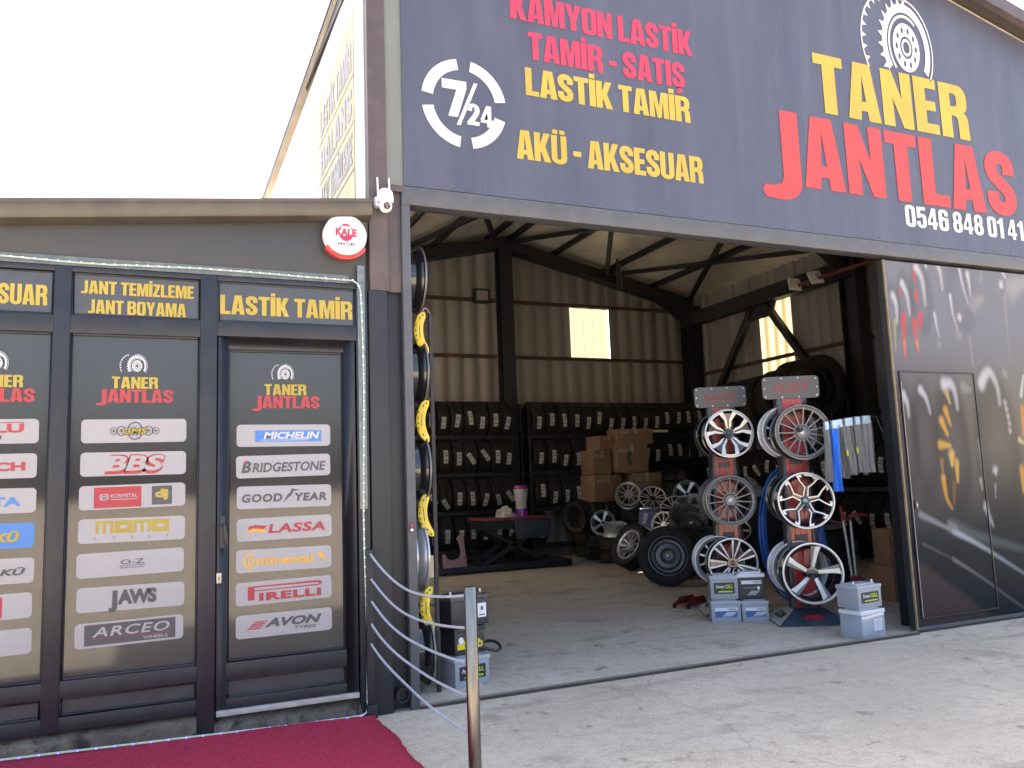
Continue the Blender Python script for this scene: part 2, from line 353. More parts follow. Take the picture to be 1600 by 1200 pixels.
BANNER = mat('navy_banner_vinyl', (.050,.054,.085), .45, var=.16, scale=1.2, stretch=(2.4,1,.3), bump=.34, bscale=2.0, dust=.30, dcol=(.105,.11,.135))
BEAM = mat('grey_steel_beam', (.064,.066,.074), .45, var=.12, scale=5, dust=.2, dcol=(.16,.16,.16))
PRIMER = mat('purple_brown_primer', (.060,.045,.049), .55, var=.15, scale=3, dust=.12, dcol=(.25,.2,.19))
DARKST = mat('dark_steel', (.012,.0115,.014), .55, var=.25, scale=4, dust=.1, dcol=(.09,.08,.08))
DARKCOL = mat('dark_column_paint', (.012,.012,.015), .5, var=.15, scale=3, dust=.1, dcol=(.06,.055,.055))
RUST = mat('red_oxide_girt', (.065,.028,.022), .7, var=.3, scale=6)
SHEET = mat('beige_wall_sheet', (.255,.232,.208), .5, .1, var=.22, scale=.8, stretch=(6,6,.15))
FOIL = mat('foil_roof_lining', (.74,.68,.57), .34, .2, var=.2, scale=2.5, bump=.25, bscale=7)
ROOFOUT = mat('roof_outer_sheet', (.085,.075,.070), .4, .3)
WALLWHITE = mat('white_side_vinyl', (.36,.365,.38), .5, var=.03)
PALEYEL = mat('pale_yellow_vinyl', (.30,.235,.045), .5, var=.05)
GREYTXT = mat('grey_side_print', (.11,.11,.12), .5, var=.05)
GREENP = mat('pale_green_panel', (.125,.138,.125), .5, var=.1, scale=2)
CHROME = mat('stainless_steel', (.21,.195,.175), .24, 1.0, var=.15, scale=12, stretch=(8,8,.6))
WHITEPL = mat('white_plastic', (.72,.71,.71), .35, var=.05, scale=8)
BLACKPL = mat('black_plastic', (.018,.018,.02), .4, var=.2)
def translucent(name, col, k):
    m = bpy.data.materials.new(name); m.use_nodes = True; n = m.node_tree.nodes; L = m.node_tree.links
    b = n['Principled BSDF']; b.inputs['Base Color'].default_value = (*col, 1); b.inputs['Roughness'].default_value = .5
    t = n.new('ShaderNodeBsdfTranslucent'); t.inputs[0].default_value = (*col, 1); x = n.new('ShaderNodeMixShader'); x.inputs[0].default_value = k
    L.new(b.outputs[0], x.inputs[1]); L.new(t.outputs[0], x.inputs[2]); L.new(x.outputs[0], n['Material Output'].inputs[0]); return m
GRP = translucent('fibreglass_sheet', (.105,.097,.070), .9)
GRP3 = translucent('added_fill_fibreglass', (.90,.88,.80), .9)  # for the sheet added in the unseen left wall to brighten the hall
GRP2 = translucent('sun_patch_fibreglass', (.24,.21,.12), .8)  # yellow glow standing in for the sun patch on the right wall

# ------------------------------------------------------------------ ground
struct(MB().add([(-400,-400,0),(400,-400,0),(400,400,0),(-400,400,0)], [(0,1,2,3)], CONC).build('ground', normals=False))
struct(MB().add([(1.3,.03,.006),(10.1,.03,.006),(10.1,8.85,.006),(1.3,8.85,.006)], [(0,1,2,3)], FLOORM).build('floor', normals=False))
def carpet():
    mb = MB(); nx, ny = 60, 60; vs = []; rnd = random.Random(3)
    for j in range(ny+1):
        for i in range(nx+1):
            x1 = 1.165-.03*(j/ny); x = -2.1+(x1+2.1)*i/nx; y = -.045-2.0*j/ny
            if j == 0: y -= .012*math.sin(x*2.2)+.01
            if i == nx: x += rnd.uniform(-.006,.006)+.008*math.sin(y*9)
            z = .012+max(0, .045*(1.16-x)/1.96)*(1-.6*j/ny)+rnd.uniform(0, .003)+.004*math.sin(x*3+y*2)+.006*max(0, math.sin(x*1.7-y*3.1))**6
            vs.append((x, y, z))
    fs = [(j*(nx+1)+i, (j+1)*(nx+1)+i, (j+1)*(nx+1)+i+1, j*(nx+1)+i+1) for j in range(ny) for i in range(nx)]
    mm = mat('red_carpet_pile', (.56,.045,.095), .95, var=.35, scale=70, bump=1., bscale=260, spec=.1, dust=.30, dcol=(.50,.16,.20))
    mb.add(vs, fs, mm); o = mb.build('carpet')
    md = o.modifiers.new('thickness', 'SOLIDIFY'); md.thickness = .008; md.offset = -1
    tag(o, 'dusty crimson carpet laid in front of the dark glazed office door', 'carpet')
carpet()

# ------------------------------------------------------------------ office front
SRN = random.Random(77)
def office():
    o = thing('office_building', 'low dark grey glazed office front with yellow lettered sign panels and brand stickers', 'office', (0, 0, 0))
    XL = -2.0
    def rz(x): return 2.98+.1075*x
    mb = MB(); mb.add([(XL,.02,2.58),(1.165,.02,2.58),(1.165,.02,rz(1.165)-.10),(XL,.02,rz(XL)-.10),(XL,.10,2.58),(1.165,.10,2.58),(1.165,.10,rz(1.165)-.10),(XL,.10,rz(XL)-.10)], [(0,1,2,3),(5,4,7,6),(4,0,3,7),(1,5,6,2),(3,2,6,7),(0,4,5,1)], FASCIA)
    mb.build('fascia', o, bevel=.004)
    mb = MB(); mb.box(XL, XL+.1, .1, 4, 0, rz(XL)-.1, FASCIA); mb.box(XL+.1, 1.165, 3.9, 4, 0, 2.6, FASCIA); mb.build('rear_wall', o)
    # roof edge: folded metal trim, sloping down to the left
    mb = MB(); prof = [(-.10,0),(-.10,-.018),(-.09,-.03),(-.09,-.075),(-.075,-.10),(-.02,-.115),(.03,-.115),(.03,0)]
    n = len(prof); vs = []
    for x in (XL-.1, 1.185): vs += [(x, y, rz(x)+z) for y, z in prof]
    mb.add(vs, [(i, i+n, (i+1)%n+n, (i+1)%n) for i in range(n)]+[tuple(range(n)), tuple(range(2*n-1, n-1, -1))], GUTTER); mb.build('roof_trim', o)
    mb = MB(); mb.add([(XL-.1,.03,rz(XL-.1)-.02),(1.185,.03,rz(1.185)-.02),(1.185,4,rz(1.185)+.1),(XL-.1,4,rz(XL-.1)+.1)], [(0,1,2,3)], ROOFOUT); mb.build('roof', o)
    mb = MB(); mb.box(1.10, 1.18, .015, .10, 2.9, 3.0, GUTTER); mb.prism([(1.09,3.0),(1.185,3.0),(1.185,3.07)], -.05, .02, GUTTER); mb.build('corner_flashing', o)
    # plinth
    mb = MB(); nx = 40
    for a, b, y0, z1 in ((XL, .20, .012, .155), (.29, 1.10, .03, .12)):
        rnd = random.Random(8); vs = []
        for i in range(nx+1):
            x = a+(b-a)*i/nx; k = rnd.uniform(-.012, .012)
            vs += [(x, y0+k-.045, 0), (x, y0-.03+k, z1-.055+k), (x, y0+k*.5, z1-.03+k*.6), (x, .12, z1)]
        mb.add(vs, [(i*4+j, (i+1)*4+j, (i+1)*4+j+1, i*4+j+1) for i in range(nx) for j in range(3)], PLINTH)
    mb.build('plinth', o)
    # frame: mullions and rails (one welded frame)
    mb = MB(); F = FRAME
    for x0, x1, z0, z1 in ((-.535,-.455,.15,2.58),(-1.28,-1.20,.15,2.58),(XL,XL+.08,0,2.58),(.20,.29,.0,2.58),(1.095,1.165,0,2.58)): mb.box(x0, x1, 0, .1, z0, z1, F)
    for x0, x1 in ((XL+.08,-1.28),(-1.20,-.535),(-.455,.20)):
        mb.box(x0, x1, .002, .098, 2.213, 2.31, F); mb.box(x0, x1, .002, .098, .315, .40, F); mb.box(x0, x1, .002, .098, .15, .222, F)
        mb.box(x0, x1, .002, .098, 2.55, 2.58, F)
    mb.box(.29, 1.095, .002, .098, 2.225, 2.31, F); mb.box(.29, 1.095, .002, .098, 2.55, 2.58, F)
    # glazing beads
    for x0, x1, z0, z1 in ((-.455,.20,.40,2.213),(-1.2,-.535,.40,2.213),(-.455,.20,2.31,2.55),(.29,1.095,2.31,2.55),(-1.2,-.535,2.31,2.55),(-.455,.20,.222,.315),(-1.2,-.535,.222,.315)):
        d = .012
        mb.box(x0, x0+d, .012, .05, z0, z1, F); mb.box(x1-d, x1, .012, .05, z0, z1, F); mb.box(x0+d, x1-d, .012, .05, z1-d, z1, F); mb.box(x0+d, x1-d, .012, .05, z0, z0+d, F)
    mb.box(.288, .312, .072, .097, .12, 2.30, F); mb.box(1.072, 1.098, .072, .097, .12, 2.30, F); mb.box(.312, 1.072, .072, .097, 2.19, 2.30, F)
    mb.build('frame', o, bevel=.003)
    KP = mat('kick_panel_paint', (.030,.031,.038), .42, var=.15, scale=4, dust=.2, dcol=(.10,.095,.09))
    for x0, x1 in ((XL+.08,-1.28),(-1.188,-.547),(-.443,.188)):
        MB().box(x0, x1, .03, .06, .234, .303, KP).build('kick_panel', o)
    # transom sign panels
    for x0, x1, lines in ((-1.188,-.547,[('AKSESUAR',-1.02,-.569,2.358,2.468)]), (-.443,.188,[('JANT TEMİZLEME',-.41,.163,2.436,2.508),('JANT BOYAMA',-.374,.123,2.327,2.403)]), (.302,1.083,[('LASTİK TAMİR',.306,1.076,2.358,2.470)])):
        p = MB().box(x0, x1, .02, .05, 2.322, 2.538, SIGNP).build('sign_panel', o)
        mb = MB()
        for t, a, b, z0, z1 in lines: put_text(mb, t, a, b, z0, z1, YEL, .016)
        mb.build('lettering', p, normals=False)
    # ---- stickers
    def plate(x0, x1, z0, z1, y, m=STICK):
        mb = MB(); mb.prism(rr(x0, z0, x1, z1, .022), y-.002, y, m); return mb
    def T(mb, t, x0, x1, z0, z1, m, y, **k): put_text(mb, t, x0, x1, z0, z1, m, y-.004, 'font', **k)
    def B(mb, x0, x1, z0, z1, m, y, d=.003): mb.flat([(x0,z0),(x1,z0),(x1,z1),(x0,z1)], y-d, m)
    def stickers(par, names, x0, x1, ztop, pitch, h, y):
        for i, nm in enumerate(names):
            z1 = ztop-pitch*i; z0 = z1-h; mb = plate(x0, x1, z0, z1, y); W = x1-x0; X = lambda u: x0+u*W; Z = lambda v: z0+v*h
            if nm == 'MICHELIN':
                B(mb, X(.19), X(.90), Z(.22), Z(.74), BLUE, y); T(mb, 'MICHELIN', X(.28), X(.88), Z(.36), Z(.66), WHITE, y, bold=.035, shear=.22); B(mb, X(.25), X(.76), Z(.28), Z(.305), WHITE, y, .0035)
            elif nm == 'BRIDGESTONE':
                T(mb, 'B', X(.05), X(.155), Z(.26), Z(.74), INK, y, bold=.04, shear=.25); T(mb, 'RIDGESTONE', X(.165), X(.95), Z(.26), Z(.66), INK, y, bold=.025, shear=.2)
                mb.flat([(X(.07),Z(.62)),(X(.135),Z(.78)),(X(.085),Z(.78))], y-.0045, RED)
            elif nm == 'GOODYEAR':
                T(mb, 'GOOD', X(.05), X(.47), Z(.30), Z(.64), INK, y, bold=.04, shear=.12, spacing=1.15); T(mb, 'YEAR', X(.60), X(.95), Z(.30), Z(.64), INK, y, bold=.04, shear=.12, spacing=1.15)
                mb.flat([(X(.48),Z(.2)),(X(.53),Z(.44)),(X(.56),Z(.52)),(X(.59),Z(.74)),(X(.66),Z(.80)),(X(.57),Z(.86)),(X(.555),Z(.68)),(X(.525),Z(.58)),(X(.505),Z(.42))], y-.004, INK)
            elif nm == 'LASSA':
                T(mb, 'LASSA', X(.32), X(.93), Z(.32), Z(.70), RED, y, bold=.035, shear=.15, spacing=1.1)
                for k, c in ((0, ORANGE), (.14, RED)): mb.flat([(X(.09+k*.2),Z(.34+k)),(X(.16),Z(.42+k)),(X(.28),Z(.36+k)),(X(.31),Z(.5+k)),(X(.19),Z(.56+k)),(X(.12),Z(.5+k))], y-.0035-k*.004, c)
            elif nm == 'Continental':
                put_shape(mb, [band(X(.145), Z(.49), .026, .036, .040, .047, 60, 300)], ORANGE, y-.004); put_shape(mb, [ell(X(.155), Z(.47), .019, .026), ell(X(.155), Z(.47), .008, .017)], ORANGE, y-.004)
                T(mb, 'ntinental', X(.205), X(.80), Z(.31), Z(.70), ORANGE, y, bold=.03)
                mb.flat([(X(.84),Z(.62)),(X(.885),Z(.8)),(X(.90),Z(.66)),(X(.93),Z(.5)),(X(.95),Z(.34)),(X(.915),Z(.42)),(X(.90),Z(.34)),(X(.885),Z(.5)),(X(.86),Z(.56))], y-.004, ORANGE); B(mb, X(.80), X(.95), Z(.29), Z(.305), ORANGE, y)
            elif nm == 'PIRELLI':
                B(mb, X(.12), X(.19), Z(.2), Z(.80), RED, y); mb.flat([(X(.19),Z(.80)),(X(.19),Z(.74)),(X(.86),Z(.74)),(X(.86),Z(.66)),(X(.19),Z(.62)),(X(.19),Z(.58)),(X(.84),Z(.60)),(X(.885),Z(.64)),(X(.90),Z(.72)),(X(.885),Z(.80)),(X(.84),Z(.83))], y-.003, RED)
                T(mb, 'IRELLI', X(.235), X(.885), Z(.17), Z(.48), RED, y, bold=.05, spacing=1.12)
            elif nm == 'AVON':
                T(mb, 'AVON', X(.29), X(.89), Z(.42), Z(.76), INK, y, bold=.045, shear=.3); T(mb, 'TYRES', X(.60), X(.83), Z(.2), Z(.33), INK, y, bold=.015, shear=.25)
                for k in range(4): mb.flat([(X(.10+.022*k),Z(.36+.09*k)),(X(.24+.022*k),Z(.36+.09*k)),(X(.26+.022*k),Z(.42+.09*k)),(X(.13+.022*k),Z(.42+.09*k))], y-.003, RED)
            elif nm == 'CMS':
                for dx, r in ((-.2,.018),(-.13,.024),(.13,.024),(.2,.018)):
                    put_shape(mb, [ell(X(.5+dx), Z(.5), r, r*1.15), ell(X(.5+dx), Z(.5), r*.8, r*.95)], INK, y-.003)
                    for a in range(6): c, q = math.cos(a*1.047), math.sin(a*1.047); mb.flat([(X(.5+dx)-q*.002,Z(.5)+c*.002),(X(.5+dx)+c*r,Z(.5)+q*r),(X(.5+dx)+q*.002,Z(.5)-c*.002)], y-.003, INK)
                put_shape(mb, [ell(X(.5), Z(.5), .040, .050), ell(X(.5), Z(.5), .034, .043)], INK, y-.0034)
                for a in range(10): c, q = math.cos(a*.628), math.sin(a*.628); mb.flat([(X(.5)-q*.002,Z(.5)+c*.002),(X(.5)+c*.036,Z(.5)+q*.044),(X(.5)+q*.002,Z(.5)-c*.002)], y-.0034, INK)
                T(mb, 'CMS', X(.375), X(.625), Z(.36), Z(.62), INK, y-.0008, bold=.09, shear=.2); T(mb, 'CMS', X(.38), X(.62), Z(.37), Z(.61), YEL, y-.0016, bold=.035, shear=.2)
            elif nm == 'BBS':
                T(mb, 'BBS', X(.22), X(.80), Z(.16), Z(.82), RED, y, bold=.10, shear=.22); T(mb, 'BBS', X(.225), X(.79), Z(.23), Z(.83), STICK, y-.001, bold=.035, shear=.22)
            elif nm == 'KORMETAL':
                B(mb, X(.135), X(.575), Z(.06), Z(.92), RED, y); T(mb, 'KORMETAL', X(.29), X(.54), Z(.47), Z(.62), STICK, y, bold=.02); B(mb, X(.29), X(.54), Z(.38), Z(.41), STICK, y, .004)
                put_shape(mb, [rr(X(.185), Z(.38), X(.27), Z(.64), .012), rr(X(.195), Z(.41), X(.26), Z(.61), .010)], STICK, y-.004); T(mb, 'M', X(.203), X(.252), Z(.43), Z(.58), STICK, y, bold=.03)
                B(mb, X(.675), X(.87), Z(.10), Z(.90), INK, y); T(mb, 'dj', X(.705), X(.835), Z(.42), Z(.74), YEL, y, bold=.06); B(mb, X(.70), X(.85), Z(.24), Z(.26), GREYTXT, y, .004)
            elif nm == 'MOMO':
                for k, ch in enumerate('momo'):
                    a = X(.155+.175*k); b = X(.155+.175*k+.165); zl, zh = Z(.38), Z(.90); t = .016
                    if ch == 'm': put_shape(mb, [[(a,zl),(a+t,zl),(a+t,zh-t),((a+b)/2-t/2,zh-t),((a+b)/2-t/2,zl),((a+b)/2+t/2,zl),((a+b)/2+t/2,zh-t),(b-t,zh-t),(b-t,zl),(b,zl),(b,zh),(a,zh)]], YEL, y-.003)
                    else: put_shape(mb, [[(a,zl),(b,zl),(b,zh),(a,zh)], [(a+t*1.6,zl+t*1.4),(b-t*1.6,zl+t*1.4),(b-t*1.6,zh-t*1.4),(a+t*1.6,zh-t*1.4)]], YEL, y-.003)
                for k, ch in enumerate('ITALY'): c = X(.16+.168*k); T(mb, ch, c-.006, c+(.006 if ch != 'I' else -.003), Z(.13), Z(.26), INK, y, bold=0)
            elif nm == 'OZ':
                T(mb, 'O-Z', X(.40), X(.62), Z(.46), Z(.66), INK, y, bold=.01); B(mb, X(.39), X(.64), Z(.40), Z(.42), INK, y); T(mb, 'RACING', X(.40), X(.62), Z(.29), Z(.36), INK, y, bold=0)
            elif nm == 'JAWS':
                T(mb, 'J', X(.29), X(.37), Z(.18), Z(.78), INK, y, bold=.06); T(mb, 'AWS', X(.37), X(.735), Z(.28), Z(.80), INK, y, bold=.06, spacing=.92)
            elif nm == 'ARCEO':
                B(mb, X(.085), X(.925), Z(.09), Z(.92), INK, y); T(mb, 'ARCEO', X(.155), X(.87), Z(.42), Z(.80), STICK, y, bold=.015, shear=.22, spacing=1.12); B(mb, X(.16), X(.86), Z(.33), Z(.35), RED, y, .004); T(mb, 'WHEELS', X(.62), X(.85), Z(.15), Z(.27), STICK, y, bold=.02)
            elif nm == 'MUTLU':
                T(mb, 'MUTLU', X(.16), X(.87), Z(.46), Z(.80), RED, y, bold=.04); B(mb, X(.3), X(.87), Z(.84), Z(.88), RED, y); T(mb, 'AKÜ', X(.42), X(.68), Z(.15), Z(.34), INK, y, bold=.02)
            elif nm == 'BOSCH': T(mb, 'BOSCH', X(.30), X(.90), Z(.32), Z(.64), RED, y, bold=.045)
            elif nm == 'VARTA': T(mb, 'VARTA', X(.26), X(.87), Z(.30), Z(.64), BLUE, y, bold=.04)
            elif nm == 'AKÜ':
                mb = plate(x0, x1, z0, z1, y, BLUE); T(mb, 'AKÜ', X(.55), X(.88), Z(.28), Z(.60), YEL, y, bold=.06, shear=.2)
            elif nm == 'AKÜ2': T(mb, 'AKÜ', X(.60), X(.93), Z(.34), Z(.58), INK, y, bold=.04, shear=.25)
            elif nm == 'T': B(mb, X(.45), X(.75), Z(.08), Z(.88), RED, y); T(mb, 'T', X(.55), X(.65), Z(.35), Z(.66), STICK, y, bold=.05)
            elif nm == 'hner': T(mb, 'hner', X(.46), X(.72), Z(.38), Z(.60), mat('olive_print', (.22,.26,.03), .5, var=0), y, bold=.03); B(mb, X(.56), X(.66), Z(.24), Z(.27), INK, y)
            q = mb.build('brand_sticker', par, normals=False); c_ = Matrix.Translation(((x0+x1)/2, 0, (z0+z1)/2)); q.matrix_local = c_ @ Matrix.Translation((SRN.uniform(-.003,.003), 0, SRN.uniform(-.002,.002))) @ Matrix.Rotation(R(SRN.uniform(-.7,.7)), 4, 'Y') @ c_.inverted()
    def shop_mark(par, x0, x1, y, ztan, hj, xt0, xt1, ht, xc, zc, s):
        mb = MB(); put_text(mb, 'jANTLAS', x0, x1, ztan, ztan+hj, RED, y-.003, gap=.05); mb.build('red_lettering', par, normals=False)
        mb = MB(); put_text(mb, 'TANER', xt0, xt1, ztan+hj+.006, ztan+hj+.006+ht, YEL, y-.003, gap=.06); mb.build('yellow_lettering', par, normals=False)
        mb = MB(); tyre_mark(mb, xc, zc, s, WHITE, y-.003, 1.25); mb.build('tyre_emblem', par, normals=False)
    WIN = ['CMS','BBS','KORMETAL','MOMO','OZ','JAWS','ARCEO']; LW = ['MUTLU','BOSCH','VARTA','AKÜ','AKÜ2','T','hner']; DO = ['MICHELIN','BRIDGESTONE','GOODYEAR','LASSA','Continental','PIRELLI','AVON']
    wd = MB().box(-.443, .188, .03, .045, .412, 2.201, PANE).build('window', o)
    stickers(wd, WIN, -.393, .131, 1.747, .1785, .128, .03)
    shop_mark(wd, -.325, .062, .03, 1.838, .072, -.249, -.017, .064, -.125, 2.042, .026)
    wd = MB().box(-1.188, -.547, .03, .045, .412, 2.201, PANE).build('window', o)
    stickers(wd, LW, -1.115, -.590, 1.747, .1785, .128, .03)
    shop_mark(wd, -1.0, -.612, .03, 1.838, .072, -.90, -.668, .064, -.79, 2.042, .026)
    MB().box(XL+.08, -1.28, .03, .045, .40, 2.213, PANE).build('window', o); MB().box(XL+.08, -1.28, .02, .05, 2.31, 2.55, SIGNP).build('sign_panel', o)
    # ---- door
    d = MB(); F = FRAME
    x0, x1, z0, z1 = .298, 1.086, .150, 2.222
    d.box(x0, .352, .012, .07, z0, z1, F); d.box(1.018, x1, .012, .07, z0, z1, F)
    d.box(.352, 1.018, .012, .07, 2.150, z1, F); d.box(.352, 1.018, .012, .07, .305, .395, F); d.box(.352, 1.018, .012, .07, z0, .205, F)
    for a, b, c, e in ((.352,1.018,.395,2.150),(.352,1.018,.205,.305)):
        k = .012; d.box(a, a+k, .02, .05, c, e, F); d.box(b-k, b, .02, .05, c, e, F); d.box(a+k, b-k, .02, .05, e-k, e, F); d.box(a+k, b-k, .02, .05, c, c+k, F)
    door = d.build('door', o, bevel=.003)
    MB().box(.364, 1.006, .035, .055, .217, .293, KP).build('kick_panel', door)
    pn = MB().box(.364, 1.006, .036, .05, .407, 2.138, PANE).build('pane', door)
    stickers(door, DO, .402, .937, 1.712, .1785, .128, .036)
    shop_mark(door, .487, .875, .036, 1.810, .072, .555, .797, .064, .675, 2.012, .024)
    mb = MB(); mb.box(.312, .338, -.012, .012, 1.02, 1.20, BLACKPL); mb.tube([(.325,-.012,1.15),(.325,-.05,1.15),(.335,-.055,1.15),(.345,-.055,1.04)], .009, BLACKPL); mb.build('handle', door, bevel=.003)
    mb = MB(); mb.box(.296, .322, -.006, .013, .83, .885, mat('cream_lock_plate', (.55,.48,.36), .4)); mb.box(.304, .314, -.010, -.006, .845, .868, DARKST); mb.build('lock', door, bevel=.002)
    MB().box(.30, 1.085, -.012, .09, .118, .146, mat('worn_threshold', (.36,.33,.29), .6, var=.3, scale=20)).build('threshold', o, bevel=.004)
office()

# ------------------------------------------------------------------ workshop hall
AX, BY, XW0, XW1 = 5.75, 8.85, 1.24, 10.12
def roofz(x): return 5.98-.222*abs(x-AX)
def ribbed(a, b, pitch, depth, rnd=None):
    """(position, offset) along a ribbed sheet"""
    pts = []; x = a
    while x < b-.001:
        for u, d in ((0, 0), (.5, 0), (.6, depth), (.9, depth)):
            if x+u*pitch < b: pts.append((x+u*pitch, d))
        x += pitch
    pts.append((b, 0)); return pts
def hall():
    SILVK = mat('polished_knob', (.6,.6,.6), .15, 1., var=0)
    o = thing('workshop_building', 'tall steel portal tyre workshop with an open front and pitched roof', 'workshop', (0, 0, 0))
    # back wall with window opening
    wx0, wx1, wz0, wz1 = 7.265, 8.136, 3.68, 4.675
    pr = ribbed(XW0, XW1, .30, .022); pr = sorted(set(pr+[(wx0, 0), (wx1, 0)])); mb = MB(); vs = []
    for x, d in pr:
        zt = roofz(x)+.02; zs = [0, wz0, wz1, max(zt, wz1)] ; vs += [(x, BY+d, z) for z in zs]
    fs = []
    for i in range(len(pr)-1):
        for j in range(3):
            if j == 1 and pr[i][0] >= wx0-1e-6 and pr[i+1][0] <= wx1+1e-6: continue
            fs.append((i*4+j, (i+1)*4+j, (i+1)*4+j+1, i*4+j+1))
    mb.add(vs, fs, SHEET); mb.build('back_wall', o)
    pw = ribbed(wx0+.004, wx1-.004, .21, .02)
    mb = MB(); mb.add([(x, BY+.045+d, z) for x, d in pw for z in (wz0-.05, wz1+.05)], [(2*i, 2*i+2, 2*i+3, 2*i+1) for i in range(len(pw)-1)], GRP); mb.build('window', o)
    # side walls
    def side(X, sgn, name, m, sky=None, gm_=None):
        pr = ribbed(0.05, BY, .24, .038)
        if sky: pr = sorted(set(pr+[(sky[0], 0), (sky[1], 0)]))
        zt = roofz(X)+.02; za, zb = (sky[2], sky[3]) if sky else (1, 2); mb = MB(); gm = MB(); vs = [(X+sgn*d, y, z) for y, d in pr for z in (0, za, zb, zt)]; fs = []; gs = []
        for i in range(len(pr)-1):
            for j in range(3):
                f = (i*4+j, (i+1)*4+j, (i+1)*4+j+1, i*4+j+1)
                (gs if sky and j == 1 and pr[i][0] >= sky[0]-1e-6 and pr[i+1][0] <= sky[1]+1e-6 else fs).append(f)
        mb.add(vs, fs, m); mb.build(name, o)
        if gs: gm.add(vs, gs, gm_ or GRP2); gm.build('added_light_sheet', o)
    side(XW1, 1, 'side_wall', SHEET, (5.95, 6.78, 2.6, 4.50)); side(XW0, 1, 'side_wall', SHEET, (4.9, 8.2, 1.6, 4.45), GRP3)  # right sheet stands in for a sun patch, left one is added for fill light
    # roof: lining and outer sheet
    for sx in (-1, 1):
        xe = (XW0-.10) if sx < 0 else (XW1+.12); za, ze = roofz(AX), roofz(xe)
        mb = MB(); mb.add([(AX,.03,za),(xe,.03,ze),(xe,BY+.1,ze),(AX,BY+.1,za)], [(0,1,2,3)], FOIL); mb.build('roof_lining', o)
        mb = MB(); P_ = [(AX,-.12,za+.01),(xe,-.12,ze+.01),(xe,BY+.12,ze+.01),(AX,BY+.12,za+.01)]; mb.add(P_+[(x, y, z+.07) for x, y, z in P_], [(0,1,2,3),(4,5,6,7),(0,1,5,4),(1,2,6,5),(2,3,7,6),(3,0,4,7)], ROOFOUT); mb.build('roof', o)
    mb = MB()
    mb.bar((AX,-.15,roofz(AX)+.02), (XW1+.15,-.15,roofz(XW1+.15)+.02), .07, .13, PRIMER); mb.bar((XW0-.02,-.15,roofz(XW0-.02)+.02), (AX,-.15,roofz(AX)+.02), .07, .13, PRIMER); mb.build('verge_trim', o)
    mb = MB(); zz = roofz(XW0); mb.add([(XW0-.075,-.12,zz+.02),(XW0-.075,-.12,zz-.17),(XW0-.075,2.5,zz+.0),(XW0-.05,-.12,zz+.02),(XW0-.05,-.12,zz-.17),(XW0-.05,2.5,zz+.0)], [(0,1,2),(3,5,4),(0,3,4,1),(1,4,5,2),(2,5,3,0)], DARKST); mb.box(XW0-.11, XW0-.03, -.12, BY, roofz(XW0)+.02, roofz(XW0)+.09, ROOFOUT); mb.build('eave_trim', o)
    # front gable behind the banner
    mb = MB(); pts = [(1.19,3.25),(10.2,3.25),(10.2,roofz(10.2)-.02),(AX,roofz(AX)-.02),(1.19,roofz(1.19)-.02)]; mb.prism(pts, .03, .07, SHEET); mb.build('gable_wall', o)
    MB().box(1.40, 10.2, .0, .12, 3.13, 3.252, BEAM).build('front_beam', o, bevel=.004)
    # portal columns
    def hcol(x, y, z1, w=.25, d=.25, m=DARKST, name='column'):
        mb = MB(); t = .02; mb.box(x-w/2, x+w/2, y-d/2, y-d/2+t, 0, z1, m); mb.box(x-w/2, x+w/2, y+d/2-t, y+d/2, 0, z1, m); mb.box(x-t/2, x+t/2, y-d/2+t, y+d/2-t, 0, z1, m); return mb.build(name, o)
    hcol(5.80, 8.60, 5.70); hcol(9.93, 8.62, 4.78, .3, .3); hcol(9.92, 4.38, 4.78, .22, .34); hcol(1.42, 8.62, 4.78); hcol(1.42, 4.4, 4.78)
    # front corner column: primer above, dark paint below
    mb = MB(); mb.box(1.185, 1.305, -.005, .20, 2.55, 5.0, PRIMER); mb.box(1.305, 1.40, .022, .20, 2.55, 3.24, PRIMER); mb.build('column', o, bevel=.004)
    mb = MB(); mb.box(1.175, 1.29, -.006, .20, .0, 2.548, DARKCOL); mb.box(1.29, 1.395, .05, .20, 0, 2.548, DARKCOL); mb.build('column_base', o, bevel=.004)
    MB().box(1.396, 1.452, -.004, .10, 0.0, 3.128, BEAM).build('door_post', o, bevel=.004)
    MB().box(1.305, 1.425, .012, .03, 3.255, 4.98, GREENP).build('corner_panel', o)
    mb = MB(); mb.box(1.30, 1.41, -.012, .02, 3.205, 3.245, PRIMER); mb.build('angle_cleat', o, bevel=.003)
    mb = MB(); mb.lathe([(.036,-.045),(.042,-.045),(.042,.06),(.036,.06)], DARKCOL, 20, 'y', Matrix.Translation((1.342, .02, .10)), closed=True); mb.lathe([(.001,.0),(.036,.0)], BLACKPL, 20, 'y', Matrix.Translation((1.342, .02, .10))); mb.build('drain_pipe', o)
    mb = MB(); mb.box(1.452, 5.6, -.012, .03, .0, .016, mat('rusty_rail', (.06,.045,.035), .7, .3, var=.35, scale=10)); mb.box(1.452, 5.6, .002, .010, .016, .026, mat('worn_rail_edge', (.25,.22,.19), .5, .5)); mb.build('threshold_rail', o)
    mb = MB(); mb.lathe([(.012*math.sin(a), .014*math.cos(a)) for a in [math.pi*i/8 for i in range(9)]], RED, 12, 'z', Matrix.Translation((1.412,-.03,1.085))); mb.lathe([(.013*math.sin(a), .016*math.cos(a)) for a in [math.pi*i/8 for i in range(9)]], SILVK, 12, 'z', Matrix.Translation((1.412,-.03,1.060))); mb.build('latch_knob', o)
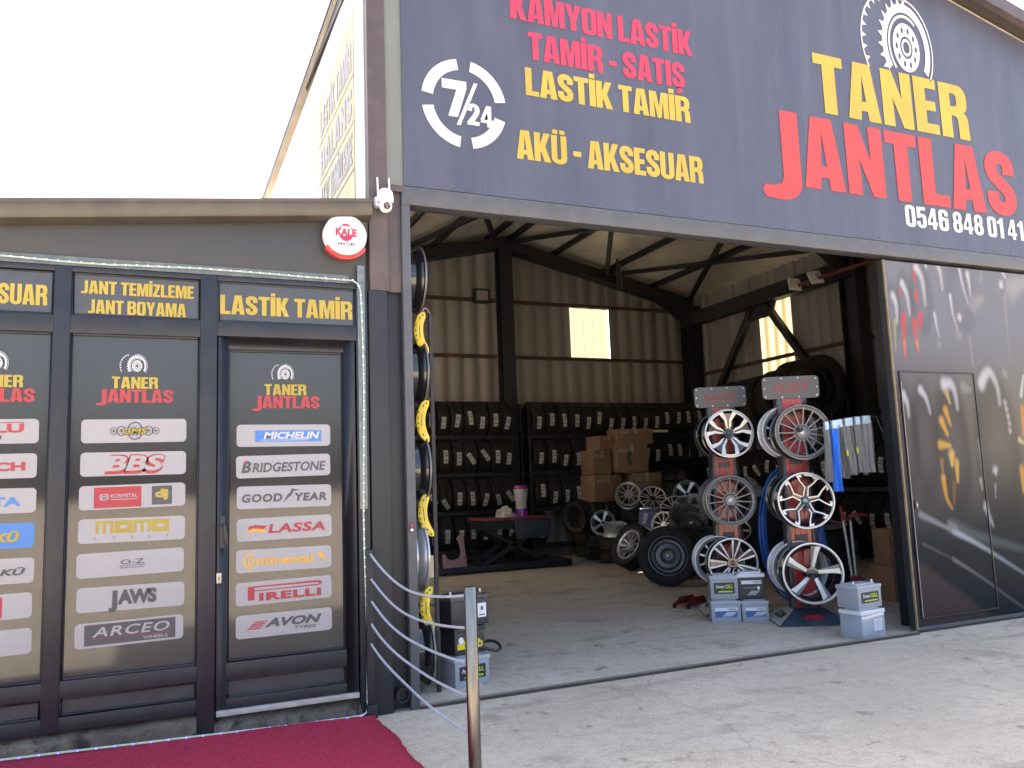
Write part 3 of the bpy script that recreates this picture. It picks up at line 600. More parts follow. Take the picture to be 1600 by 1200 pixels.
    # rafters
    for y in (8.62, 4.42, .2):
        for x0, x1 in ((1.42, AX), (AX, 9.93)):
            mb = MB(); dz = .20 if y < 8 else .16
            a = (x0, roofz(x0)-.13); b = (x1, roofz(x1)-.13); t = .13
            P_ = [(a[0],a[1]),(b[0],b[1]),(b[0],b[1]-.2),(a[0],a[1]-.2)]
            if x1 > 6: P_ = [(a[0],a[1]),(b[0],b[1]),(b[0],b[1]-.52),(b[0]-.75,b[1]-.05),(a[0],a[1]-.2)]
            else: P_ = [(a[0],a[1]),(b[0],b[1]),(b[0],b[1]-.2),(a[0]+.75,a[1]-.05),(a[0],a[1]-.52)]
            mb.prism(P_, y-t, y+t, DARKST); mb.build('rafter', o)
    for x in (2.5, 3.55, 4.45, 5.55, 5.95, 6.87, 8.02, 9.08):
        mb = MB(); mb.bar((x, .1, roofz(x)-.07), (x, 8.8, roofz(x)-.07), .06, .10, DARKST); mb.build('purlin', o)
    def rp(x, y): return (x, y, roofz(x)-.17)
    for a, b in (((5.85,8.6),(7.95,4.5)), ((8.0,8.6),(9.95,4.5)), ((9.9,8.6),(7.95,4.5)), ((8.0,8.6),(5.85,4.5)), ((5.65,8.6),(3.6,4.5)), ((3.55,8.6),(5.65,4.5)), ((3.5,8.6),(1.5,4.5)), ((1.5,8.6),(3.5,4.5))):
        mb = MB(); mb.bar(rp(*a), rp(*b), .08, .07, DARKST); mb.build('roof_brace', o)
    MB().box(9.80, 10.0, 4.2, 8.8, 4.36, 4.62, DARKST).build('eave_beam', o)
    for a, b in (((9.95,6.75,4.36),(9.95,8.5,2.2)), ((9.95,6.4,4.36),(9.95,4.75,2.2))): MB().bar(a, b, .11, .11, DARKST).build('wall_brace', o)
    MB().prism([(-.30,4.12),(.30,4.12),(.42,4.36),(-.42,4.36)], -.02, .02, DARKST, M=Matrix.Translation((9.95,6.55,0)) @ Matrix.Rotation(R(90), 4, 'Z')).build('gusset_plate', o)
    for z in (3.65, 4.70, 2.45, 1.25):
        for xa, xb in ((1.55, 5.66), (5.94, 9.78)): MB().box(xa, xb, 8.74, 8.80, z-.03, z+.03, RUST).build('girt', o)
    for z in (3.37, 2.2):
        for ya, yb in ((4.56, 8.45), (.2, 4.2)): MB().box(10.03, 10.09, ya, yb, z-.03, z+.03, RUST).build('girt', o)
    # sprinkler pipe
    mb = MB(); mb.tube([(9.72,5.3,4.43),(9.72,.4,4.43)], .032, mat('red_pipe', (.16,.03,.02), .5)); 
    for y in (5.1, 4.6, 4.1, 3.6): mb.tube([(9.72,y,4.43),(9.72,y,4.37)], .018, CHROME)
    mb.build('sprinkler_pipe', o)
    # sliding door
    XD0, XD1 = 5.62, 9.9; SD = MB()
    SD.box(XD0+.004, XD1, .034, .095, .03, 3.10, mat('door_skin', (.02,.022,.026), .4)); door = SD.build('sliding_door', o)
    SH = [([(5.714,2.789),(5.742,2.704),(5.733,2.56)],0.017,(0.72,0.73,0.76),0.5),
([(5.836,2.905),(5.881,2.798),(5.89,2.639)],0.017,(0.72,0.73,0.76),0.5),
([(6.025,3.058),(6.082,2.958),(6.092,2.738)],0.021,(0.72,0.73,0.76),0.5),
([(6.288,3.122),(6.317,3.034),(6.323,2.885)],0.017,(0.72,0.73,0.76),0.5),
([(6.561,3.12),(6.594,2.917),(6.636,2.768)],0.011,(0.72,0.73,0.76),0.5),
([(6.667,3.044),(6.675,2.953),(6.68,2.846)],0.016,(0.72,0.73,0.76),0.5),
([(6.701,2.771),(6.828,2.824)],0.038,(0.36,0.36,0.38),0.5),
([(6.833,2.994),(6.879,3.152)],0.012,(0.34,0.34,0.37),0.5),
([(6.413,2.83),(6.422,2.681),(6.463,2.534)],0.011,(0.72,0.73,0.76),0.5),
([(6.477,2.482),(6.497,2.476)],0.029,(0.36,0.36,0.38),0.5),
([(6.505,2.633),(6.507,2.618)],0.02,(0.72,0.73,0.76),0.5),
([(6.192,2.655),(6.206,2.538),(6.224,2.45)],0.009,(0.72,0.73,0.76),0.5),
([(6.214,2.384),(6.215,2.362)],0.023,(0.34,0.34,0.36),0.5),
([(7.141,3.109),(7.176,3.048)],0.013,(0.72,0.73,0.76),0.5),
([(7.24,2.95),(7.451,3.035)],0.052,(0.42,0.42,0.44),0.5),
([(7.107,2.973),(7.116,2.958)],0.02,(0.72,0.73,0.76),0.5),
([(7.136,2.873),(7.119,2.562),(7.111,2.239)],0.009,(0.38,0.38,0.38),0.5),
([(6.611,2.465),(6.615,2.212)],0.009,(0.38,0.37,0.37),0.5),
([(6.143,3.111),(6.147,3.067)],0.012,(0.72,0.73,0.76),0.5),
([(5.811,2.607),(5.796,2.448),(5.795,2.263)],0.02,(0.75,0.1,0.1),0.5),
([(5.943,2.57),(5.934,2.454),(5.954,2.31)],0.019,(0.75,0.1,0.1),0.5),
([(6.017,2.631),(6.001,2.514)],0.018,(0.75,0.1,0.1),0.5),
([(5.989,2.82),(5.999,2.747)],0.016,(0.75,0.1,0.1),0.5),
([(5.985,3.01),(5.997,2.923)],0.011,(0.75,0.1,0.1),0.5),
([(5.946,2.396),(5.956,2.325)],0.01,(0.85,0.35,0.15),0.5),
([(5.794,2.391),(5.793,2.277)],0.008,(0.85,0.3,0.15),0.5),
([(5.798,2.837),(5.812,2.794)],0.009,(0.75,0.1,0.1),0.5),
([(5.706,2.573),(5.682,2.316)],0.009,(0.5,0.45,0.2),0.5),
([(5.715,1.937),(5.748,1.867),(5.757,1.756)],0.02,(0.72,0.73,0.76),0.5),
([(5.923,1.982),(5.978,1.911),(6.01,1.784)],0.019,(0.72,0.73,0.76),0.5),
([(6.215,2.036),(6.297,2.037),(6.337,1.958),(6.348,1.828)],0.028,(0.72,0.73,0.76),0.5),
([(6.449,2.017),(6.528,1.989)],0.025,(0.36,0.35,0.34),0.5),
([(6.697,2.05),(6.764,2.133),(6.831,2.15),(6.898,2.023),(6.907,1.874)],0.029,(0.72,0.73,0.76),0.5),
([(6.979,1.874),(6.977,1.862)],0.016,(0.55,0.55,0.52),0.5),
([(6.989,1.815),(6.987,1.803)],0.016,(0.55,0.55,0.52),0.5),
([(6.999,1.752),(6.997,1.74)],0.016,(0.55,0.55,0.52),0.5),
([(7.006,1.688),(7.004,1.676)],0.016,(0.55,0.55,0.52),0.5),
([(7.004,1.621),(7.002,1.609)],0.016,(0.55,0.55,0.52),0.5),
([(7.018,2.154),(7.034,2.116)],0.018,(0.4,0.38,0.4),0.5),
([(6.234,1.957),(6.263,1.87)],0.015,(0.7,0.5,0.2),0.5),
([(6.197,1.813),(6.24,1.684)],0.018,(0.85,0.42,0.08),0.5),
([(6.136,1.72),(6.193,1.599)],0.019,(0.9,0.5,0.08),0.5),
([(6.091,1.515),(6.21,1.507)],0.019,(0.9,0.5,0.1),0.5),
([(6.592,1.99),(6.611,1.77),(6.623,1.508)],0.006,(0.06,0.06,0.06),0.3),
([(7.209,1.952),(7.27,2.136)],0.013,(0.72,0.73,0.76),0.5),
([(7.204,1.83),(7.177,1.589)],0.016,(0.85,0.35,0.1),0.5),
([(7.118,1.545),(7.168,1.515)],0.012,(0.95,0.7,0.3),0.5),
([(6.218,1.427),(6.21,1.342)],0.023,(1,0.65,0.15),0.5),
([(6.268,1.355),(6.26,1.2)],0.018,(0.95,0.55,0.1),0.5),
([(6.09,1.233),(6.106,1.066),(6.162,0.974)],0.017,(0.95,0.5,0.08),0.5),
([(6.09,1.373),(6.09,1.261)],0.014,(0.5,0.25,0.08),0.5),
([(6.211,1.174),(6.189,1.021)],0.018,(0.3,0.15,0.06),0.5),
([(6.583,1.521),(6.591,1.304),(6.593,1.118)],0.02,(0.28,0.28,0.28),0.5),
([(6.6,1.39),(6.605,1.06)],0.008,(0.03,0.03,0.03),0.5),
([(6.544,1.205),(6.552,1.119)],0.01,(0.5,0.5,0.5),0.5),
([(6.58,0.969),(6.61,0.889),(6.65,0.809)],0.022,(0.62,0.64,0.66),0.5),
([(6.755,1.271),(6.757,1.253)],0.022,(0.7,0.7,0.7),0.5),
([(6.736,1.149),(6.719,1.041)],0.01,(0.35,0.35,0.35),0.5),
([(7.106,1.276),(7.095,1.085)],0.02,(0.9,0.45,0.08),0.5),
([(6.169,0.814),(6.419,0.731),(7.014,0.581)],0.032,(0.16,0.18,0.2),0.9),
([(5.777,0.944),(6.145,0.788)],0.015,(0.36,0.36,0.38),0.8),
([(6.145,0.788),(6.563,0.596),(7.035,0.343)],0.013,(0.55,0.6,0.63),0.6),
([(5.782,0.701),(6.111,0.557)],0.008,(0.13,0.12,0.13),0.8),
([(6.111,0.557),(6.427,0.383),(6.984,0.05)],0.009,(0.26,0.24,0.24),0.8),
([(6.112,0.831),(6.187,0.806)],0.024,(0.3,0.3,0.32),0.8)]
    def mural_col(x, z):
        # printed picture of tyres: greys above, warm grey mid right, navy floor
        def sm(a, b, t): t = np.clip((t-a)/(b-a), 0, 1); return t*t*(3-2*t)
        up = np.array([.255,.265,.31]); mid = np.array([.245,.222,.175]); ml = np.array([.15,.135,.13]); lo = np.array([.018,.026,.034])
        kx = sm(5.8, 7.2, x)[..., None]; m_ = ml*(1-kx)+mid*kx
        kz = sm(1.7, 2.65, z)[..., None]; c = m_*(1-kz)+up*kz
        kl = sm(.75, 1.65, z+.12*(7.4-x))[..., None]; c = lo*(1-kl)+c*kl
        tri = (z < .655-(x-5.663)*.652) & (x > 5.66)
        edge = sm(0, .1, .655-(x-5.663)*.652-z)[..., None]
        c = np.where(tri[..., None], c*(1-edge)+np.array([.085,.058,.06])*edge, c)
        for cx_, cz_, rx_, rz_, al in ((5.70,1.58,.16,.50,.30),(5.92,1.55,.17,.56,.32),(6.25,1.50,.23,.66,.38),(6.82,1.45,.33,.78,.34),(7.55,1.40,.36,.9,.34),(5.70,2.66,.10,.28,.2),(5.85,2.72,.12,.32,.22),(6.05,2.80,.15,.36,.24),(6.55,2.85,.2,.40,.16)):
            q = np.hypot((x-cx_)/rx_, (z-cz_)/rz_); k = (1-sm(.72, 1.12, q))*al*(.4+.6*sm(.15, .75, q)); c = c*(1-k[..., None])+np.array([.02,.02,.022])*k[..., None]
        def spline(p):
            if len(p) < 3: return p
            q = [p[0]]+list(p)+[p[-1]]; out = []
            for i in range(1, len(q)-2):
                for t in (0, .25, .5, .75): out.append(tuple(.5*(2*q[i][k]+(q[i+1][k]-q[i-1][k])*t+(2*q[i-1][k]-5*q[i][k]+4*q[i+1][k]-q[i+2][k])*t*t+(3*q[i][k]-q[i-1][k]-3*q[i+1][k]+q[i+2][k])*t**3) for k in (0, 1)))
            return out+[p[-1]]
        for pts, wd, col, soft in SH:
            pts = spline(pts)
            d = np.full(x.shape, 9.); best = np.full(x.shape, 9.); sf = np.zeros(x.shape); ns = len(pts)-1
            for si, ((ax, az), (bx, bz)) in enumerate(zip(pts[:-1], pts[1:])):
                ux, uz = bx-ax, (bz-az)*.72; L = max(ux*ux+uz*uz, 1e-9); t = np.clip(((x-ax)*ux+(z-az)*.72*uz)/L, 0, 1)
                dd = np.hypot(x-ax-t*ux, (z-az)*.72-t*uz); sf = np.where(dd < d, (si+t)/ns, sf); d = np.minimum(d, dd)
            wd = wd*(1.8-1.0*sf); fade = .85-.4*sf if ns > 1 else .8
            k = 1-sm(wd*.15, wd*1.45, d); k = k*fade; c = c*(1-k[..., None])+np.array(col)*k[..., None]
        return c*.50
    MM = bpy.data.materials.new('door_print'); MM.use_nodes = True; n_ = MM.node_tree.nodes; bb = n_['Principled BSDF']; bb.inputs['Roughness'].default_value = .45; bb.inputs['Specular IOR Level'].default_value = .06
    at = n_.new('ShaderNodeAttribute'); at.attribute_name = 'print'; MM.node_tree.links.new(at.outputs[0], bb.inputs[0])
    def sheet(name, x0, x1, z0, z1, y, step, par, holes=None):
        nx = int((x1-x0)/step)+1; nz = int((z1-z0)/step)+1; X, Z = np.meshgrid(np.linspace(x0, x1, nx), np.linspace(z0, z1, nz))
        co = np.stack([X, np.full(X.shape, y), Z], -1).reshape(-1, 3); C_ = np.concatenate([mural_col(X, Z), np.ones(X.shape+(1,))], -1).reshape(-1, 4)
        fs = [(j*nx+i, j*nx+i+1, (j+1)*nx+i+1, (j+1)*nx+i) for j in range(nz-1) for i in range(nx-1)]
        me = bpy.data.meshes.new(name); me.from_pydata(co.tolist(), [], fs); a = me.color_attributes.new('print', 'FLOAT_COLOR', 'POINT'); a.data.foreach_set('color', C_.astype(np.float32).ravel()); me.materials.append(MM); me.update()
        return link(name, me, par)
    sheet('printed_panel', XD0+.012, 9.88, .05, 3.095, .030, .014, door)
    wk = sheet('wicket_door', 5.70, 6.58, .125, 2.13, .022, .010, door)
    mb = MB(); 
    for x0, x1, z0, z1 in ((5.685,5.694,.112,2.14),(6.586,6.594,.112,2.14),(5.694,6.586,2.132,2.142),(5.694,6.586,.110,.120)): mb.box(x0, x1, .016, .03, z0, z1, BLACKPL)
    mb.box(5.688, 5.692, .010, .016, .12, 2.05, mat('worn_edge', (.30,.27,.24), .5)); mb.build('seal', wk)
    mb = MB(); mb.box(5.715, 5.745, .006, .02, .99, 1.06, BLACKPL); mb.box(5.722, 5.738, .002, .006, 1.01, 1.045, CHROME); mb.build('lock', wk, bevel=.002)
    mb = MB(); mb.box(XD0, XD0+.011, .016, .033, .025, 3.1, mat('raw_wood_edge', (.22,.165,.09), .7, var=.3, scale=20)); mb.box(XD0+.012, XD1, .020, .032, .02, .048, BEAM); mb.build('edge_trim', door)
    # jamb column beside the sliding door, with foil tape on it
    MB().box(5.80, 6.02, .13, .34, 0, 3.12, DARKCOL).build('jamb_column', o, bevel=.004)
    return o
HALL = hall()
# ------------------------------------------------------------------ banners
def banners():
    o = MB().prism([(1.418,3.255),(10.15,3.255),(10.15,roofz(10.15)-.06),(AX,roofz(AX)-.06),(1.418,roofz(1.418)-.06)], .0, .022, BANNER).build('shop_banner')
    tag(o, 'big navy vinyl banner with yellow and red lettering stretched over the workshop opening', 'banner')
    def line(t, x0, x1, z0, z1, m, name, **k): mb = MB(); put_text(mb, t, x0, x1, z0, z1, m, -.004, **k); mb.build(name, o, normals=False)
    line('KAMYON LASTİK', 2.215, 3.765, 4.576, 4.775, PINKRED, 'red_lettering', gap=.05, fat=.024); line('TAMİR - SATIŞ', 2.345, 3.675, 4.293, 4.495, PINKRED, 'red_lettering', gap=.05, fat=.024)
    line('LASTİK TAMİR', 2.312, 3.704, 4.02, 4.222, YEL, 'yellow_lettering', gap=.05, fat=.024); line('AKÜ - AKSESUAR', 2.225, 3.79, 3.545, 3.750, YEL, 'yellow_lettering', gap=.05, fat=.024)
    line('TANER', 5.0, 6.86, 4.325, 4.835, YEL, 'yellow_lettering', gap=.085, fat=.03); line('jANTLAS', 4.36, 7.41, 3.645, 4.255, RED, 'red_lettering', gap=.075, fat=.03)
    line('0546 848 01 41', 5.915, 7.455, 3.415, 3.605, WHITE, 'white_lettering', gap=.07, space=.18, fat=.012)
    mb = MB(); tyre_mark(mb, 6.137, 5.10, .165, WHITE, -.004, 1.42); mb.build('tyre_emblem', o, normals=False)
    # 7/24 in a broken ring
    mb = MB(); cx, cz = 1.852, 3.877
    for a0, a1 in ((10,80),(100,172),(190,262),(280,344)): put_shape(mb, [band(cx, cz, .225, .238, .305, .315, a0, a1)], WHITE)
    put_shape(mb, [[(1.692,4.035),(1.868,4.035),(1.868,3.985),(1.80,3.775),(1.732,3.775),(1.795,3.968),(1.692,3.968)]], WHITE)
    mb.flat([(1.790,3.72),(1.818,3.72),(1.950,4.035),(1.922,4.035)], -.0045, WHITE)
    put_text(mb, '24', 1.868, 2.058, 3.735, 3.885, WHITE, -.0045)
    mb.build('opening_hours_mark', o, normals=False)
    # eyelets along the hem
    mb = MB(); x = 1.5
    while x < 9.9: mb.lathe([(.004,-.003),(.010,-.003),(.011,.0)], CHROME, 8, 'y', Matrix.Translation((x, 0, 3.285))); x += .24
    mb.build('eyelet_row', o)
    # side banner: faces -X
    s = MB().box(1.178, 1.186, .06, 4.86, 3.12, roofz(1.2)-.10, WALLWHITE).build('side_banner')
    tag(s, 'white side banner with yellow text blocks above the office roof', 'banner')
    M = Matrix.Translation((1.178,0,0)) @ Matrix.Rotation(R(-90), 4, 'Z')       # local x -> -Y, local -y -> -X
    def blk(ya, yb, rows):
        p = MB().flat([(-ya,3.13),(-yb,3.13),(-yb,4.62),(-ya,4.50)], -.003, PALEYEL, M).build('yellow_panel', s, normals=False)
        mb = MB()
        for i, t in enumerate(rows):
            zb = 4.17-.335*i; put_text(mb, t, -ya+.08, -yb-.06, zb+.03, zb+.25, GREYTXT, -.006, M=M); mb.flat([(-ya,zb-.03),(-yb,zb-.03),(-yb,zb-.015),(-ya,zb-.015)], -.006, GREYTXT, M)
        mb.build('lettering', p, normals=False)
    blk(1.66, .34, ['LASTİK TAMİR','BALANS','JANT TEMİZLEME'])
banners()

# ------------------------------------------------------------------ small fittings on the front
def fittings():
    # alarm siren
    M = Matrix.Translation((1.026, .0, 2.874)); o = MB().lathe([(.0,-.062),(.118,-.06),(.130,-.05),(.134,-.03),(.134,.0),(.0,.0)], WHITEPL, 48, 'y', M).build('alarm_siren'); tag(o, 'round white alarm siren with red lower lens on the grey fascia', 'alarm siren')
    mb = MB(); mb.prism(band(1.026, 2.874, .105, .105, .152, .152, 213, 327), -.052, .0, mat('red_lens', (.50,.03,.03), .15, coat=.5)); mb.build('red_lens', o, bevel=.004)
    mb = MB(); mb.flat(ell(1.026, 2.886, .048, .056), -.0632, PINKRED); 
    for dx in (-.024, -.008, .008, .024): mb.flat([(1.026+dx-.007,2.905),(1.026+dx+.007,2.905),(1.026+dx+.007,2.925),(1.026+dx-.007,2.925)], -.0638, WHITEPL)
    mb.flat([(.955,2.915),(1.026,2.902),(1.098,2.915),(1.098,2.855),(1.026,2.865),(.955,2.855)], -.0642, WHITE)
    put_text(mb, 'KALE', .962, 1.091, 2.864, 2.908, PINKRED, -.0655, 'font', bold=.05)
    put_text(mb, '4447240', .972, 1.080, 2.802, 2.824, INK, -.0635, 'font', bold=.02); mb.build('lettering', o, normals=False)
    # pan-tilt camera
    c = thing('security_camera', 'white dome security camera with two aerials on the purple column', 'security camera', (1.262, -.02, 3.11))
    mb = MB(); mb.box(-.045, -.02, -.03, .018, -.03, .03, WHITEPL); mb.lathe([(.001,.075),(.03,.074),(.047,.055),(.052,.02),(.052,-.005),(.046,-.012),(.001,-.012)], WHITEPL, 28, 'z', Matrix.Translation((.012,-.05,0))); mb.build('housing', c)
    b = MB().lathe([(.042*math.sin(a), .042*math.cos(a)) for a in [math.pi*i/12 for i in range(13)]], WHITEPL, 24, 'z', Matrix.Translation((.012,-.052,-.035))).build('camera_ball', c)
    mb = MB(); Mx = Matrix.Translation((.012,-.052,-.035)) @ Matrix.Rotation(R(12), 4, 'X'); mb.lathe([(.0,-.044),(.020,-.043),(.023,-.034)], BLACKPL, 20, 'y', Mx)
    for dx, dz in ((-.008,.007),(.008,.007),(0,-.008)): mb.lathe([(0,-.046),(.005,-.0455),(.006,-.043)], CHROME, 10, 'y', Mx @ Matrix.Translation((dx,0,dz)))
    mb.build('lens', b)
    for dx in (-.03, .045): MB().tube([(dx,-.035,.02),(dx-.003,-.035,.155)], [.006,.005], WHITEPL).build('aerial', c)
    # LED strip: along the frame, down the corner and along the carpet edge
    mb = MB(); TAPE = mat('clear_led_tube', (.26,.30,.28), .25, var=.15, scale=30, emit=((.75,1,.85), .03)); DOT = mat('led_dot', (.25,.25,.9), .3, var=0, emit=((.22,.16,1), .30)); DOTW = mat('led_dot_green', (.6,1,.8), .3, var=0, emit=((.7,1,.8), .10))
    rnd = random.Random(4); pts = []; x = -1.95
    while x < 1.04: pts.append((x, -.010, 2.605+.006*math.sin(x*5)+rnd.uniform(-.002,.002))); x += .12
    pts += [(1.075,-.010,2.600),(1.105,-.010,2.58),(1.122,-.010,2.54)]; z = 2.45
    while z > .1: pts.append((1.128+.006*math.sin(z*4), -.010, z)); z -= .13
    pts += [(1.132,-.014,.07),(1.12,-.03,.035),(1.09,-.05,.028)]; k = len(pts); x = 1.0
    while x > -1.95: pts.append((x, -.052-.012*math.sin(x*2.2)+rnd.uniform(-.003,.003), .026+max(0, .045*(1.16-x)/1.96))); x -= .11
    mb.tube(pts, .0055, TAPE, 7)
    def dots(seg, step, m, r):
        acc = 0
        for a, b in zip(seg[:-1], seg[1:]):
            a, b = Vector(a), Vector(b); L = (b-a).length
            while acc < L: p = a+(b-a)*acc/L; mb.box(p.x-r, p.x+r, p.y-.0095, p.y-.006, p.z-r*.6, p.z+r*.9, m); acc += step
            acc -= L
    dots(pts[:k-2], .055, DOTW, .004); dots(pts[k-3:], .085, DOT, .0055)
    mb.box(-1.95, 1.05, -.0015, .0195, 2.582, 2.632, mat('clear_tape', (.10,.11,.108), .25, var=.25, scale=14)); mb.box(1.105, 1.150, -.0025, -.0005, 1.2, 2.70, mat('foil_tape', (.15,.165,.165), .3, .4, var=.35, scale=25))
    tag(mb.build('led_strip'), 'lit LED strip taped round the office frame and along the carpet edge', 'light strip')
    # anchor angle, ropes, steel post
    mb = MB(); mb.box(1.128, 1.172, -.034, -.008, .02, .96, DARKST); mb.box(1.120, 1.18, -.05, -.008, -.01, .075, DARKST)
    for z in (.934,.788,.659,.53,.417): mb.lathe([(0,-.044),(.007,-.042),(.008,-.034)], CHROME, 10, 'y', Matrix.Translation((1.152,0,z)))
    tag(mb.build('rope_anchor_rail', bevel=.002), 'short dark steel rail on the column foot holding five rope ends', 'rail')
    p = thing('rope_post', 'round stainless steel post standing in front of the open workshop', 'post', (1.335, -1.235, 0))
    mb = MB(); mb.lathe([(.030,0),(.030,.845),(.027,.850),(.027,.80)], CHROME, 32, 'z'); mb.lathe([(.027,.838),(.0,.838)], DARKST, 24, 'z'); mb.build('tube', p)
    MB().lathe([(.001,.012),(.055,.012),(.058,.006),(.058,0)], CHROME, 32, 'z').build('base_flange', p)
    ROPE = mat('blue_grey_coated_cable', (.38,.40,.45), .4, var=.1, scale=20)
    A = [(1.152,-.045,z) for z in (.934,.788,.659,.53,.417)]; Z = (.808,.661,.504,.358,.191)
    for i, (a, zb) in enumerate(zip(A, Z)):
        b = Vector((1.318,-1.212,zb)); a = Vector(a); sag = (.10,.085,.07,.062,.05)[i]; pts = []
        for k in range(21):
            t = k/20; q = a.lerp(b, t); q.z -= sag*4*t*(1-t)*(.75+.5*(1-t)); q.x += .004*math.sin(t*9+i); pts.append(q)
        o = MB().tube(pts, .0068, ROPE, 8).build('rope'); tag(o, f'blue grey coated cable, {("topmost","second from the top","middle one","second from the bottom","lowest")[i]} of the five between post and column', 'rope', 'cables between the steel post and the column')
    # floodlights
    fb = thing('floodlight', 'black floodlight on the back wall beside the centre column', 'floodlight', (5.36, 8.66, 4.78)); mb = MB(); mb.box(-.15,.15,-.06,.05,-.16,.10,DARKST); mb.build('housing', fb, bevel=.01); MB().box(-.11,.11,-.066,-.058,-.12,.06,mat('lamp_glass', (.28,.25,.21), .1, var=.1)).build('lens', fb)
    for i, (y, tilt, lb) in enumerate(((5.35, 8, 'white floodlight at the eave, nearer the back wall'), (4.88, -5, 'white floodlight at the eave beside the red pipe end'))):
        f = thing('floodlight', lb, 'floodlight', (9.70, y, 4.47), (R(55), R(tilt), R(-25)), 'white floodlights under the right eave'); WL = mat('lamp_white', (.85,.82,.75), .4, var=0)
        mb = MB(); mb.box(-.11,.09,-.13,.13,-.05,.0,WL); mb.box(-.015,.015,-.02,.02,0,.09,CHROME); mb.build('housing', f, bevel=.008); MB().box(-.09,.07,-.10,.10,-.058,-.05,mat('lamp_lens', (.9,.88,.8), .15, var=0)).build('lens', f)
    h = thing('hanging_lamp', 'slim black tube lamp hanging from a roof purlin', 'lamp', (7.9, 8.0, 4.85)); MB().tube([(0,0,0),(0,0,.55)], .045, DARKST, 14).build('tube', h); MB().tube([(0,0,.55),(-.02,0,.62)], .02, CHROME).build('hook', h)
    MB().tube([(.03,-.02,.04),(.03,-.02,.5)], .02, mat('painted_highlight', (.3,.28,.24), .1, var=0)).build('highlight_rod', h)  # pale rod painted in as the highlight along the black tube
    rb = MB(); rb.box(-.12,.12,-.05,.05,-.05,.05,mat('dull_red_box', (.25,.07,.05), .5)); rb.box(-.03,.03,-.055,-.05,-.02,.03,BLACKPL); o = rb.build('switch_box', bevel=.006); o.location = (7.05, 4.10, 5.38); tag(o, 'small dull red switch box under the roof lining', 'switch box')
fittings()

# ------------------------------------------------------------------ wheels and tyres
SILV = mat('machined_aluminium', (.62,.60,.59), .35, .35, var=.08, scale=20)
GUNM = mat('gunmetal_alloy', (.165,.16,.155), .38, .4, var=.1, scale=20)
GBLK = mat('gloss_black_paint', (.012,.012,.014), .18, .0, var=.1, coat=.5)
LSIL = mat('silver_alloy_paint', (.46,.46,.48), .3, .6, var=.08)
STEELW = mat('painted_steel_rim', (.09,.09,.095), .38, .5, var=.2, scale=15, dust=.2, dcol=(.16,.15,.14))
RUB = mat('tyre_rubber', (.020,.0185,.0175), .72, var=.25, scale=12, dust=.45, dcol=(.085,.070,.056), spec=.3)
PAPER = mat('tyre_paper_label', (.50,.485,.46), .7, var=.12, scale=50)
def rim_prof(r=.245, w=.20):
    k = r/.245
    return [(r*.955,-.001),(r,.0),(r,.012),(.232*k,.018),(.225*k,.04),(.203*k,.065),(.203*k,w*.7),(.225*k,w*.85),(.232*k,w*.93),(r,w*.95),(r,w),(.236*k,w),(.218*k,w*.83),(.192*k,w*.62),(.192*k,.075),(.212*k,.035),(.226*k,.012)]
